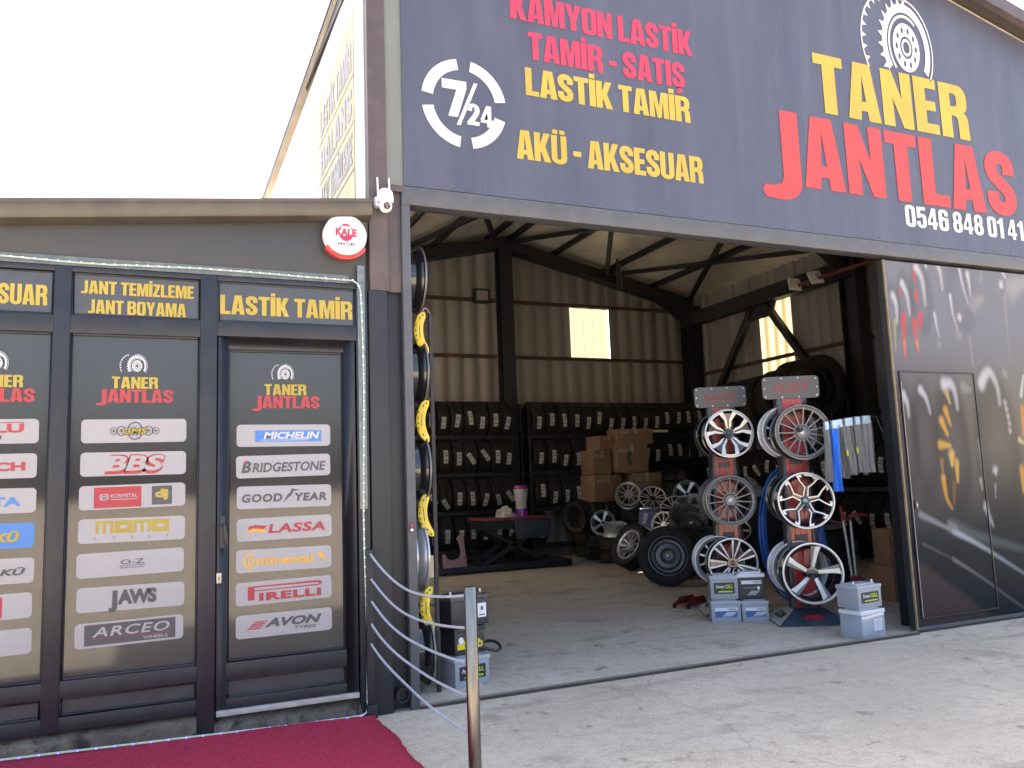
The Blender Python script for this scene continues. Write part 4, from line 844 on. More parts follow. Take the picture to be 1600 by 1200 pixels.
def wheel_parts(style, parent, barrel, r=.245, w=.20):
    """alloy wheel, face towards -Y"""
    k = r/.245; S = lambda P_, sc=1.: [(x*k*sc, z*k*sc) for x, z in P_]
    lip = {'fork': SILV, 'multi': GUNM, 'edge': SILV, 'twin': SILV, 'turbine': SILV, 'silver': LSIL, 'five': LSIL, 'steel': STEELW}[style]
    mb = MB(); mb.lathe(rim_prof(r, w), barrel, 56, 'y', closed=True, mfun=lambda i: lip if i in (0, 16, 1) else barrel); mb.build('barrel', parent)
    dish = lambda y: (lambda x, z: y+.030*(1-min(1, math.hypot(x, z)/(.22*k))))
    f = MB(); mir = lambda P_: [(-x, z) for x, z in P_]
    def spokes(n, P_, y, dep, m, ms=None, a0=0, both=False):
        for i in range(n):
            M = Matrix.Rotation(2*math.pi*i/n+R(a0), 4, 'Y')
            for Q in ([P_, mir(P_)] if both else [P_]): f.prism(S(Q), dish(y), dep, m, ms or m, M)
    hub = lambda rad, y, m, dep=.05: f.lathe([(0,y),(rad*k*.92,y),(rad*k,y+.006),(rad*k,y+dep)], m, 32, 'y')
    cap = SILV
    if style == 'fork':
        A = [(-.004,.042),(-.028,.080),(-.035,.130),(-.092,.207),(-.050,.2215),(-.011,.138),(-.009,.085)]
        spokes(5, A, .004, .03, SILV, GBLK, 0, True); spokes(5, [(-.03,.03),(-.034,.13),(-.09,.204),(.09,.204),(.034,.13),(.03,.03)], .016, .025, GBLK)
        for i in range(5): M = Matrix.Rotation(2*math.pi*(i+.5)/5, 4, 'Y'); f.prism(S(band(0,0,.212,.212,.2285,.2285,76,104,8)), .003, .012, SILV, GBLK, M)
        hub(.05, .028, GBLK); cap = GBLK
    elif style in ('multi', 'silver'):
        m = GUNM if style == 'multi' else LSIL; n = 15 if style == 'multi' else 10; wd = .0045 if n == 15 else .008
        spokes(n, [(-wd*1.5,.070),(-wd,.16),(-wd*1.1,.226),(wd*1.1,.226),(wd,.16),(wd*1.5,.070)], .004, .028, m); hub(.078, .026, m); f.lathe([(.205*k,.012),(.226*k,.004),(.23*k,.012)], m, 48, 'y')
        f.lathe([(.052*k,.020),(.060*k,.016),(.066*k,.026)], m, 32, 'y')
    elif style == 'edge':
        spokes(5, [(0,.03),(-.022,.03),(-.018,.112),(-.068,.165),(-.094,.206),(-.056,.221),(-.040,.200),(-.062,.19),(-.052,.165),(0,.122)], .014, .03, GBLK, GBLK, 8, True)
        spokes(5, [(-.024,.032),(-.020,.112),(-.070,.165),(-.098,.204),(-.060,.219),(-.046,.200),(-.074,.196),(-.060,.168),(-.0105,.117),(-.0145,.032)], .006, .02, SILV, GBLK, 8, True)
        f.prism(S(band(0,0,.214,.214,.2285,.2285,62,98,10)), .003, .012, SILV, GBLK, Matrix.Rotation(R(8), 4, 'Y')); hub(.036, .026, GBLK); cap = mat('blue_grey_cap', (.16,.26,.33), .25, .5, var=0)
    elif style == 'twin':
        spokes(7, [(-.012,.05),(-.034,.15),(-.046,.220),(-.024,.2245),(-.016,.15),(-.002,.06)], .006, .025, SILV, GBLK, 12, True); spokes(7, [(-.012,.05),(-.034,.15),(-.048,.218),(.048,.218),(.034,.15),(.012,.05)], .022, .02, GBLK, None, 12); hub(.055, .024, GBLK); cap = GBLK
    elif style in ('turbine', 'five'):
        a = (SILV, GUNM) if style == 'turbine' else (LSIL, LSIL)
        spokes(5, [(-.016,.045),(-.012,.215),(.034,.223),(.020,.16),(.010,.045)], .006, .03, a[0], GBLK if style == 'turbine' else LSIL, 12); spokes(5, [(-.022,.045),(-.044,.214),(-.012,.220),(-.014,.045)], .011, .03, a[1], GBLK if style == 'turbine' else LSIL, 12); hub(.052, .028, GBLK if style == 'turbine' else LSIL); cap = GBLK
    elif style == 'steel':
        f.lathe([(.222*k,.012),(.205*k,.05),(.175*k,.055),(.150*k,.030),(.10*k,.026),(.075*k,.045),(.045*k,.046),(.042*k,.030),(.030*k,.030),(.030*k,.08)], STEELW, 48, 'y')
        for i in range(8): M = Matrix.Rotation(R(360*i/8), 4, 'Y'); f.lathe([(0,.0475),(.016*k,.0475)], BLACKPL, 12, 'y', M @ Matrix.Translation((.163*k,-.006,0)))
    f.build('spokes', parent)
    c = MB(); c.lathe([(0,.016),(.020*k,.017),(.026*k,.022),(.028*k,.05)], cap, 24, 'y')
    c.build('centre_cap', parent)
    c = MB()
    for i in range(5): a = R(36+72*i); c.lathe([(0,.030),(.007*k,.030),(.008*k,.045)], GUNM if style != 'multi' else SILV, 8, 'y', Matrix.Translation((.042*k*math.sin(a),0,.042*k*math.cos(a))))
    c.build('lug_bolts', parent)
PROTO = {}
def alloy(style, barrel, label, loc, n, spin=0, r=.245, w=.20, group=None, cat='wheel'):
    key = (style, barrel.name, r, w)
    if key not in PROTO:
        o = thing('alloy_wheel' if style != 'steel' else 'steel_wheel', label, cat); wheel_parts(style, o, barrel, r, w); PROTO[key] = o
    else: o = copy_tree(PROTO[key])
    o.location = loc; o.rotation_euler = aim(n, R(spin)); tag(o, label, cat, group)
    if group is None and 'group' in o: del o['group']
    return o
def tyre_prof(Ro, w, Ri):
    h = w/2; P_ = []
    P_ += [(Ri,-h*.62),(Ri+.02,-h*.86),((Ri+Ro)/2,-h*1.0),(Ro-.03,-h*.93),(Ro-.008,-h*.80)]
    for a in (-.55,-.2,.2,.55): P_ += [(Ro,h*(a-.06)),(Ro-.010,h*(a-.055)),(Ro-.010,h*(a+.055)),(Ro,h*(a+.06))]
    P_ += [(Ro-.008,h*.80),(Ro-.03,h*.93),((Ri+Ro)/2,h*1.0),(Ri+.02,h*.86),(Ri,h*.62),(Ri+.012,h*.5),(Ro-.03,h*.6),(Ro-.03,-h*.6),(Ri+.012,-h*.5)]
    return P_
def tyre_mesh(Ro=.325, w=.215, Ri=.205, n=44):
    """axis along X"""
    mb = MB(); mb.lathe(tyre_prof(Ro, w, Ri), RUB, n, 'x', closed=True)
    for i in range(n*2):         # shoulder blocks
        a = 2*math.pi*i/(n*2)
        for sg in (-1, 1):
            M = Matrix.Rotation(a, 4, 'X') @ Matrix.Translation((sg*w*.40, 0, Ro-.006)); mb.box(-.016, .016, -.0065, .0065, -.010, .004, RUB, M)
    return mb.mesh('tyre')
def label_mesh(kind, Ro=.325):
    mb = MB(); rnd = random.Random(kind); tilt = [0, .12, -.15, .6, .35, -.05][kind]; L = [.22,.235,.22,.21,.20,.20][kind]; wd = [.040,.037,.040,.037,.036,.039][kind]
    vs = []; n = 6
    for i in range(n+1):
        v = -L/2+L*i/n
        for u in (-wd, wd):
            x = u*math.cos(tilt)-v*math.sin(tilt); t = u*math.sin(tilt)+v*math.cos(tilt); a = t/Ro; q = Ro+.004+rnd.uniform(0,.003); vs.append((x, -q*math.cos(a), q*math.sin(a)))
    mb.add(vs, [(2*i, 2*i+1, 2*i+3, 2*i+2) for i in range(n)], PAPER)
    for i in (1, 3, 4): # dark print bars
        v0 = vs[2*i]; v1 = vs[2*i+1]; v2 = vs[2*i+3]; v3 = vs[2*i+2]; c = [tuple(v0[k]*(1-a)*(1-b)+v1[k]*a*(1-b)+v3[k]*(1-a)*b+v2[k]*a*b for k in range(3)) for a, b in ((.15,.25),(.85,.25),(.85,.7),(.15,.7))]
        mb.add([(x, y*1.004, z*1.004) for x, y, z in c], [(0,1,2,3)], GREYTXT)
    return mb.mesh('paper_label', normals=False)
TY = tyre_mesh(); LB = [label_mesh(k) for k in range(6)]
TYB = tyre_mesh(.49, .29, .29, 52); _R = RUB; RUB = mat('dusty_used_rubber', (.030,.026,.023), .8, var=.3, scale=9, dust=.8, dcol=(.12,.098,.08), spec=.25); TYS = tyre_mesh(.285, .20, .19, 40); RUB = _R
def tyre(mesh, label, loc, rot, group, lab=None, up=0.):
    o = link('tyre', mesh); o.location = loc; o.rotation_euler = rot; tag(o, label, 'tyre', group)
    if lab is not None:
        c = link('paper_label', LB[lab], o); c.rotation_euler = (up, 0, 0)
    return o
# ------------------------------------------------------------------ display stands with wheels
NV = Vector((-.46,-.888,0)).normalized(); TH = math.atan2(-.46, .888)    # facing direction and turn of both stands
PANELR = mat('red_stand_panel', (.34,.018,.021), .35, var=.12, scale=3, coat=.3); STANDG = mat('grey_stand_metal', (.075,.075,.078), .4, .3, var=.1); NAVYB = mat('navy_base_paint', (.03,.042,.062), .45, var=.2, dust=.2, dcol=(.14,.14,.15)); CREAM = mat('cream_base_paint', (.42,.40,.35), .5, var=.2, dust=.3, dcol=(.25,.24,.22)); SIGNG = mat('brushed_grey_sign', (.075,.074,.076), .38, .4, var=.08, scale=4)
def stand(loc, label, dark):
    o = thing('wheel_display_stand', label, 'display stand', loc, (0, 0, TH), 'red and grey wheel display stands')
    mb = MB(); b = [(-.31,-.29),(.31,-.29),(.31,.27),(-.31,.27)]; t = [(-.14,-.12),(.14,-.12),(.14,.12),(-.14,.12)]
    vs = [(x, y, 0) for x, y in b]+[(x, y, .018) for x, y in b]+[(x, y, .125) for x, y in t]
    mb.add(vs, [(0,1,5,4),(1,2,6,5),(2,3,7,6),(3,0,4,7),(4,5,9,8),(5,6,10,9),(6,7,11,10),(8,9,10,11)], NAVYB, smooth=False); mb.add(vs, [(7,4,8,11)], CREAM, smooth=False)
    Ms = Matrix.Translation((-.225,0,.0715)) @ Matrix.Rotation(math.atan2(.17,.107), 4, 'Y') @ Matrix.Rotation(R(-90), 4, 'Z')
    put_text(mb, 'GZM', -.12, .12, -.035, .035, BLACKPL, -.006, 'font', M=Ms, bold=.03)
    Mf = Matrix.Translation((0,-.205,.0715)) @ Matrix.Rotation(-math.atan2(.17,.107), 4, 'X'); mb.flat([(-.08,-.03),(.09,-.03),(.07,.02),(-.06,.02)], -.004, PANELR, Mf)
    mb.build('base', o, normals=False)
    mb = MB(); mb.box(-.135,-.095,-.06,.06,.125,1.86,STANDG); mb.box(.095,.135,-.06,.06,.125,1.86,STANDG); mb.box(-.095,.095,.03,.06,.125,1.86,STANDG); mb.box(-.135,.135,-.06,.06,1.86,2.0,SIGNG); mb.build('column', o, bevel=.004)
    mb = MB(); mb.box(-.094,.094,-.035,.02,.125,1.858,PANELR)
    for x in (-.05, .0, .045): mb.box(x, x+.012, -.043, -.034, .125, 1.858, PANELR)
    for z in (1.40, .72, .12): mb.box(-.05,.05,-.06,-.034,z,z+.05,BLACKPL); mb.tube([(0,-.05,z+.3),(0,-.30,z+.3)], .02, DARKST)
    mb.build('red_panel', o)
    mb = MB(); mb.prism(rr(-.255,2.0,.255,2.205,.035), -.062, -.035, SIGNG); mb.prism([(-.085,1.80),(.085,1.80),(.085,1.995),(-.085,1.995)], -.064, -.0605, PANELR)
    mb.flat([(-.02,1.84),(.03,1.84),(.04,1.90),(.0,1.95),(-.03,1.90)], -.066, BLACKPL)
    for x, z in ((-.23,2.18),(-.08,2.19),(.07,2.19),(.23,2.18),(-.23,2.025),(-.08,2.015),(.07,2.015),(.23,2.025),(-.235,2.1),(.235,2.1)): mb.lathe([(0,-.066),(.007,-.0655),(.008,-.061)], LSIL, 8, 'y', Matrix.Translation((x,0,z)))
    put_text(mb, 'GZM', -.15, .155, 2.078, 2.14, RED, -.066, 'font', bold=.0, shear=.15, spacing=1.05); mb.box(-.15,.14,-.0655,-.0622,2.062,2.067,PANELR); mb.build('sign_plate', o, normals=False)
    return o
stand((5.33,.94,0), 'red and grey wheel stand nearest the sliding door, navy and cream base in view', 0)
stand((5.155,1.74,0), 'red and grey wheel stand standing behind the four stacked batteries', 1)
GA = 'alloy wheels hung on the display stands'
def onstand(c, style, barrel, label, spin, r, off=0.):
    alloy(style, barrel, label, (c[0], c[1], c[2]), NV+Vector((0,0,.03)), spin, r, .21, GA)
onstand((5.235,.70,1.679), 'multi', GBLK, 'dark grey fifteen-spoke alloy wheel at the top of the stand nearest the sliding door', 6, .246)
onstand((5.209,.70,1.078), 'edge', GBLK, 'black alloy wheel with silver-edged forked spokes and blue cap, middle of the front stand', 0, .246)
onstand((5.223,.70,.45), 'turbine', GBLK, 'large five-spoke silver and grey alloy wheel at the bottom of the front stand', 0, .262)
onstand((5.062,1.50,1.726), 'fork', GBLK, 'black alloy wheel with five bright forked spokes at the top of the rear stand', 0, .235)
onstand((5.03,1.50,1.082), 'multi', GUNM, 'dark grey fifteen-spoke alloy wheel in the middle of the rear stand', 0, .240)
onstand((5.005,1.50,.493), 'twin', GBLK, 'black alloy wheel with bright paired spokes above the stacked batteries', 0, .235)
WSIL = mat('pale_silver_rim', (.60,.60,.63), .35, .1, var=.06)
for st, c, b, r in (('front', (5.235,.70), (WSIL, GBLK, WSIL), .246), ('rear', (5.05,1.50), (GBLK, STEELW, WSIL), .24)):
    for z, bm, w in zip(((1.70,1.10,.47) if st == 'front' else (1.72,1.09,.50)), b, ('top','middle','bottom')):
        q = Vector((c[0], c[1], z))-NV*.44+Vector((-.03 if bm != WSIL else (-.07 if st == 'front' else -.15),0,0))
        alloy('multi' if bm != WSIL else 'silver', bm, f'alloy wheel facing away, back to back with the {w} wheel of the {st} stand', q, -NV, 0, r, .20, 'rear-facing wheels on the display stands')

# ------------------------------------------------------------------ wheels and yellow calipers behind the column
rk = thing('wheel_rack', 'dark upright rack of side-on wheels just inside the door post', 'rack', (1.53,.42,0)); mb = MB(); mb.box(-.10,-.06,.2,.24,0,3.0,DARKST)
mb.build('upright', rk)
for z in (2.74,2.09,1.44,.87,.27):
    MB().tube([(-.08,.22,z),(-.08,0,z),(.03,0,z)], .012, DARKST).build('arm', rk)
for i, (z, bm) in enumerate(((2.74,GBLK),(2.09,GBLK),(1.44,GBLK),(.87,LSIL),(.27,GBLK))):
    alloy('multi' if bm == GBLK else 'silver', bm, f'{"gloss black" if bm == GBLK else "silver"} wheel seen side-on behind the door post, {("top","second from top","middle","second from bottom","lowest")[i]} of five', (1.60 if bm == LSIL else 1.625,.42,z), (1,-.02,0), 0, .235, .20, 'side-on wheels behind the door post')
cs = thing('caliper_stand', 'slim dark upright pole carrying four yellow brake calipers', 'display stand', (1.672,.31,0))
MB().box(-.012,.012,-.012,.012,0,2.49,DARKST).build('pole', cs)
for z in (2.50,1.89,1.305,.68): MB().tube([(0,0,z-.02),(-.02,-.005,z+.02),(-.05,-.005,z+.02),(-.055,-.005,z-.02)], .004, CHROME).build('hook', cs)
for z in (.32,.55,.76): MB().tube([(-.20,.02,z+.02),(0,0,z)], .007, DARKST).build('arm', cs)
MB().box(-.2,.02,-.01,.01,.20,.22,DARKST).build('foot_bar', cs)
YC = mat('yellow_caliper_paint', (.72,.52,.01), .28, var=.06, coat=.4)
CP = None
for i, z in enumerate((2.35,1.755,1.135,.54)):
    lb = f'glossy yellow brake caliper hung on the pole, {("topmost","second from the top","second from the bottom","lowest")[i]} of the four'
    if CP is None:
        CP = thing('brake_caliper', lb, 'brake caliper', group='yellow brake calipers on the pole')
        out = [(.045,.145),(.01,.15),(-.02,.13),(-.042,.09),(-.046,.075),(-.055,.065),(-.052,.045),(-.062,.03),(-.06,.008),(-.064,-.005),(-.058,-.03),(-.052,-.05),(-.046,-.08),(-.02,-.12),(.02,-.152),(.05,-.155),(.052,-.12),(.03,-.075),(.016,-.03),(.014,.02),(.024,.07),(.044,.11)]
        b = MB().prism(out, -.025, .03, YC).build('body', CP, bevel=.006)
        mb = MB()
        for x, zz in ((.02,.125),(-.005,.105),(-.043,.06),(-.048,.02),(-.046,-.02),(-.04,-.055),(.0,-.10),(.028,-.135)): mb.lathe([(0,-.0265),(.007,-.0262)], BLACKPL, 10, 'y', Matrix.Translation((x,0,zz)))
        mb.box(-.018,-.012,-.0268,-.0255,-.04,.05,INK); mb.build('bolt_holes', CP); o = CP
    else: o = copy_tree(CP)
    o.scale = (.80,.9,.93); o.location = (1.605,.30,z); o.rotation_euler = (0, R((-3,2,-5,0)[i]), R(-14)); tag(o, lb, 'brake caliper', 'yellow brake calipers on the pole')

# ------------------------------------------------------------------ batteries
def ground_box(A, B, C):
    """corner A, front end B, back end C -> location, turn, length, depth"""
    A, B, C = Vector(A), Vector(B), Vector(C); d = B-A; return A, math.atan2(d.y, d.x), d.length, (C-A).length
BG = mat('grey_blue_battery_case', (.275,.29,.325), .4, var=.06, scale=8, dust=.1, dcol=(.4,.4,.4)); BLB = mat('pale_battery_lid', (.35,.37,.41), .4, var=.05); BLK = mat('black_battery_case', (.022,.022,.024), .4, var=.2, dust=.15, dcol=(.1,.1,.1)); CLR = mat('clear_wrap', (.30,.33,.38), .12, var=.1, coat=.6)
LBK = mat('black_battery_label', (.018,.02,.026), .35, var=.05); LIME = mat('lime_print', (.40,.52,.03), .5, var=0); LBL = mat('blue_battery_label', (.05,.10,.28), .4, var=.05); LWH = mat('white_battery_label', (.62,.63,.66), .45, var=.05)
def battery(label, loc, turn, L, D, H, case, lid, lab, group):
    o = thing('car_battery', label, 'car battery', loc, (0, 0, turn), group)
    MB().box(0, L, 0, D, 0, H*.80, case).build('case', o, bevel=.006)
    mb = MB(); mb.box(-.004, L+.004, -.004, D+.004, H*.80, H*.93, lid); mb.box(L*.10, L*.90, D*.18, D*.82, H*.93, H*.985, lid)
    for i in range(12): x = L*(.04+.08*i); mb.box(x, x+L*.035, -.006, -.004, H*.81, H*.90, lid)
    mb.build('lid', o, bevel=.003)
    for x in (.10, .90): MB().lathe([(.0,.022),(.008,.022),(.010,0)], LSIL, 14, 'z', Matrix.Translation((L*x, D*.12 if D < .12 else D*.30, H*.985))).build('terminal', o)
    if lab:
        mb = MB(); x0, x1, z0, z1 = L*.12, L*.88, H*.22, H*.66; y = -.0015
        if lab == 'cell':
            mb.prism(rr(x0,z0,x1,z1,.006), y, 0, LBK); put_text(mb, 'Power', x0+.02, x0+(x1-x0)*.50, z0+(z1-z0)*.50, z0+(z1-z0)*.80, WHITE, y-.001, 'font', bold=.04, shear=.15); put_text(mb, 'CELL', x0+(x1-x0)*.52, x1-.015, z0+(z1-z0)*.50, z0+(z1-z0)*.80, LIME, y-.001, 'font', bold=.04, shear=.15)
            mb.flat([(x0+.03,z0+.012),(x1-.02,z0+.012),(x1-.02,z0+(z1-z0)*.26),(x0+.05,z0+(z1-z0)*.26)], y-.001, LIME)
        elif lab == 'blue':
            mb.prism(rr(x0,z0,x1,z1,.004), y, 0, LBL); mb.flat([(x0,z0+(z1-z0)*.62),(x1,z0+(z1-z0)*.62),(x1,z1-.002),(x0,z1-.002)], y-.001, LWH); put_text(mb, 'BOSCH', x0+(x1-x0)*.62, x1-.012, z0+(z1-z0)*.70, z0+(z1-z0)*.88, GREYTXT, y-.002, 'font', bold=.03)
            for k in range(5): mb.flat([(x0+.06+.018*k,z0+.004),(x0+.066+.018*k,z0+.004),(x0+.12+.018*k,z0+(z1-z0)*.5),(x0+.105+.018*k,z0+(z1-z0)*.5)], y-.001, LWH)
        elif lab == 'silver':
            z1 = H*.76; mb.prism(rr(x0*.8,H*.10,x1*1.03,z1,.004), y, 0, LBK); mb.flat([(x0,H*.55),(x1,H*.55),(x1,H*.68),(x0,H*.68)], y-.001, LWH); put_text(mb, 'BOSCH', x0+(x1-x0)*.6, x1-.012, H*.585, H*.645, GREYTXT, y-.002, 'font', bold=.03)
            for k in range(4): mb.flat([(x0+.05+.02*k,H*.14),(x0+.056+.02*k,H*.14),(x0+.10+.02*k,H*.30),(x0+.09+.02*k,H*.30)], y-.001, LWH)
            mb.flat([(x0+.02,H*.38),(x1-.05,H*.38),(x1-.05,H*.44),(x0+.02,H*.44)], y-.001, GREYTXT); mb.flat([(x1-.04,H*.34),(x1-.015,H*.34),(x1-.015,H*.46),(x1-.04,H*.46)], y-.001, LWH)
        elif lab == 'plain': mb.flat([(L*.52,H*.25),(L*.86,H*.25),(L*.86,H*.62),(L*.52,H*.62)], y, LWH); [mb.flat([(L*.55,H*(.30+.05*k)),(L*.82,H*(.30+.05*k)),(L*.82,H*(.315+.05*k)),(L*.55,H*(.315+.05*k))], y-.001, GREYTXT) for k in range(6)]
        elif lab == 'white': mb.flat([(L*.70,H*.22),(L*.93,H*.22),(L*.93,H*.66),(L*.70,H*.66)], y, LWH); mb.flat(ell(L*.815,H*.5,.012,.016,14), y-.001, GREYTXT); mb.flat([(L*.74,H*.28),(L*.89,H*.28),(L*.89,H*.32),(L*.74,H*.32)], y-.001, GREYTXT)
        elif lab == 'yellow': mb.flat([(L*.08,H*.2),(L*.92,H*.2),(L*.92,H*.42),(L*.84,H*.42),(L*.84,H*.5),(L*.26,H*.5),(L*.26,H*.42),(L*.08,H*.42)], y, mat('yellow_label', (.62,.48,.02), .4, var=0)); mb.flat(ell(L*.2,H*.52,.02,.022,14), y-.001, LWH); [mb.flat([(L*(.5+.1*k),H*.26),(L*(.56+.1*k),H*.26),(L*(.56+.1*k),H*.38),(L*(.5+.1*k),H*.38)], y-.001, INK) for k in range(4)]
        mb.build('label', o, normals=False)
    return o
G4, G2, G3 = 'batteries stacked before the rear wheel stand', 'batteries stacked by the sliding door', 'batteries stacked behind the steel post'
A, t, L, D = ground_box((4.602,1.344), (4.832,1.22), (4.729,1.589))
battery('blue-labelled grey battery, lower left of the four before the rear wheel stand', (A.x,A.y,.006), t, .262, .19, .20, BG, BLB, 'blue', G4)
battery('blue-labelled grey battery, lower right of four, beside the cream stand base', (4.842,1.214,.006), t, .235, .19, .195, BG, BLB, 'blue', G4)
battery('lime-labelled grey battery, upper left of the four before the rear wheel stand', (A.x+.012,A.y+.008,.207), t, .245, .18, .225, BG, BLB, 'cell', G4)
battery('black-labelled battery with a pale lid, upper right of the four before the rear wheel stand', (4.828,1.230,.206), t, .235, .18, .24, BLK, LWH, 'silver', G4)
A, t, L, D = ground_box((5.046,-.015), (5.332,.006), (5.116,.219))
t += R(3)
battery('wrapped grey battery with a plain white label, lower of the two by the sliding door', (A.x,A.y+.05,.006), t, .285, .20, .235, CLR, LWH, 'plain', G2)
battery('lime-labelled grey battery, upper of the two by the sliding door', (A.x-.008,A.y+.055,.240), t, .285, .20, .19, BG, BLB, 'cell', G2)
A, t, L, D = ground_box((1.783,.308), (2.044,.403), (1.798,.641))
t -= R(6)
battery('grey battery with lime label, lowest of the stack behind the steel post', (A.x,A.y,.006), t, .275, .20, .20, BG, BLB, 'cell', G3)
battery('black battery with yellow label in the middle of the stack behind the steel post', (A.x+.01,A.y+.02,.206), t, .24, .18, .185, BLK, BLK, 'yellow', G3)
battery('black battery with a white paper label on top of the stack behind the steel post', (A.x-.02,A.y-.01,.392), t, .30, .19, .21, BLK, STANDG, 'white', G3)
ca = MB().tube([(2.05+.115*math.cos(a), .47+.10*math.sin(a), .22+.02*math.sin(2*a)) for a in [2*math.pi*i/24 for i in range(25)]], .011, BLACKPL, 8, caps=False).build('cable_loop'); tag(ca, 'black rubber cable loop hanging beside the battery stack behind the post', 'cable')

# ------------------------------------------------------------------ hose, long-handled pan, jack, cloths
HB = mat('blue_rubber_hose', (.025,.115,.46), .4, var=.15); mb = MB(); rnd = random.Random(5)
C0 = Vector((5.74,1.50,.74)); pts = []; ux = Vector((.918,-.396,0))
for i in range(7*28+1):
    a = 2*math.pi*i/28; k = i//28; q = C0+ux*((.285+.014*math.sin(k*2.1+a*.3))*math.cos(a)+.012*(k-3))+Vector((0,0,(.62+.03*math.cos(k*1.7))*math.sin(a)))+Vector((.02*(k-3),.03*(k-3),0))
    q += ux*(-.14*(math.sin(a) > 0)*math.sin(a)*.0); pts.append(q)
mb.tube(pts, .012, HB, 8); mb.tube([pts[-1], pts[-1]+Vector((-.05,-.1,-.3)), pts[-1]+Vector((-.2,-.12,-.62)), pts[-1]+Vector((-.28,-.16,-.70))], .012, HB, 8); mb.tube([pts[-1]+Vector((-.28,-.16,-.70)), pts[-1]+Vector((-.31,-.17,-.75))], .009, CHROME, 8)
tag(mb.build('air_hose'), 'long blue rubber hose hanging in coils behind the front wheel stand', 'hose')
pn = thing('long_handled_pan', 'red dust pan with two long pale handles beside the front wheel stand', 'dust pan', (6.20,1.20,0), (0,0,R(-25))); RD = mat('red_plastic', (.22,.016,.016), .4, var=.1); ALU = mat('pale_handle', (.50,.50,.51), .35, .3)
mb = MB(); mb.prism([(-.09,.02),(.10,.02),(.085,.26),(.04,.32),(-.04,.32),(-.07,.26)], -.06, -.045, RD); mb.box(-.09,.10,-.20,-.06,.006,.02,RD); mb.prism([(-.10,.006),(-.085,.006),(-.07,.24),(-.08,.24)], -.19, -.05, RD); mb.prism([(.09,.006),(.105,.006),(.085,.24),(.075,.24)], -.19, -.05, RD); mb.build('pan', pn, bevel=.004)
for x in (-.07, .0): MB().tube([(x*.5,-.045,.28),(x,-.02,.86)], .013, ALU, 10).build('handle', pn)
mb = MB(); mb.tube([(-.072,-.02,.84),(-.085,-.018,.98)], .016, RD, 10); mb.tube([(0,-.02,.84),(.0,-.02,.88),(.06,-.02,.90),(.17,-.02,.885)], .016, RD, 10); mb.tube([(-.07,-.02,.865),(0,-.02,.855)], .012, RD, 8); mb.build('grip', pn)
jk = thing('trolley_jack', 'low red trolley jack on the floor left of the stacked batteries', 'trolley jack', (5.02,2.25,0), (0,0,R(25))); jk.scale = (.66,.66,.62)
mb = MB(); 
for s in (-.10, .09): mb.prism([(-.32,.05),(.25,.05),(.30,.10),(.25,.16),(-.1,.17),(-.32,.10)], s, s+.012, RD)
mb.box(-.05,.2,-.085,.085,.05,.09,RD); mb.build('frame', jk, bevel=.003); mb = MB(); mb.bar((.16,0,.10),(-.26,0,.16),.06,.035,RD); mb.lathe([(0,.20),(.045,.20),(.05,.17),(.02,.15)], DARKST, 16, 'z', Matrix.Translation((-.26,0,0))); mb.build('lift_arm', jk)
for x in (-.28, .22):
    for y in (-.115, .115): MB().lathe([(.0,-.015),(.045,-.015),(.05,0),(.045,.015),(0,.015)], BLACKPL, 18, 'y', Matrix.Translation((x,y,.055))).build('wheel', jk)
rl = thing('cloth_rail', 'black wire rail on the jamb column beside the sliding door holding cloths', 'rail', (5.80,.47,0)); MB().tube([(0.03,-.12,1.60),(.02,-.05,1.79),(-.02,0,1.80),(-.55,.02,1.74)], .008, BLACKPL, 8).build('rod', rl)
mb = MB()
for z in (1.66, 1.60, 1.54, 1.47, 1.41): mb.tube([(.02,-.13,z),(.045,-.135,z-.025),(.02,-.13,z-.05)], .006, WHITEPL, 6)
mb.tube([(.03,-.12,1.62),(.03,-.12,.1)], .010, BLACKPL, 8); mb.build('strap', rl)
TG = mat('grey_microfibre', (.30,.295,.295), .95, var=.18, scale=60, bump=.6, bscale=300, spec=.1); TG2 = mat('darker_grey_microfibre', (.19,.187,.187), .95, var=.18, scale=60, bump=.6, bscale=300, spec=.1); TB = mat('blue_microfibre', (.05,.20,.70), .9, var=.12, scale=40, bump=.4, bscale=250, spec=.1); TAG_ = mat('pale_blue_card', (.42,.55,.66), .5, var=.08); YT = mat('lime_stitched_label', (.62,.62,.05), .6, var=0)
def cloth(i, x, w, zt, L, m, y, lb, two=False):
    o = thing('folded_cloth', lb, 'cloth', (x, y, zt), (0, 0, R(-20)), 'folded cloths hanging on the wire rail'); mb = MB(); rnd = random.Random(i); nx, nz = 10, 14; fs = []
    for side in (0, 1):
        vs = []
        for j in range(nz+1):
            v = j/nz
            for a in range(nx+1):
                u = a/nx-.5; yy = (.018+.012*math.sin(a*1.7+i)+.006*math.sin(v*6+a))*(.5+v); vs.append((u*w*(1+.12*v)+.008*math.sin(v*5+i), (-yy if side == 0 else .015), -.03-L*v-.004*math.sin(a*2)*v))
        f = [(j*(nx+1)+a, (j+1)*(nx+1)+a, (j+1)*(nx+1)+a+1, j*(nx+1)+a+1) for j in range(nz) for a in range(nx)]
        mb.add(vs, f, m)
    e = MB(); mb.build('cloth', o, normals=False)
    MB().box(-w*.33, w*.33, -.030, .01, -.055, .015, TAG_).build('hang_card', o, bevel=.003)
    if i in (2, 4, 5, 6): MB().box(-w*.5-.004, -w*.5+.010, -.040, -.012, -L*.70, -L*.58, YT).build('stitched_label', o, bevel=.004)
    return o
XS = [(5.265,.05,TG),(5.318,.065,TB),(5.375,.052,TG),(5.432,.05,TG),(5.492,.06,TG),(5.552,.05,TG),(5.618,.065,TG),(5.712,.105,TG)]
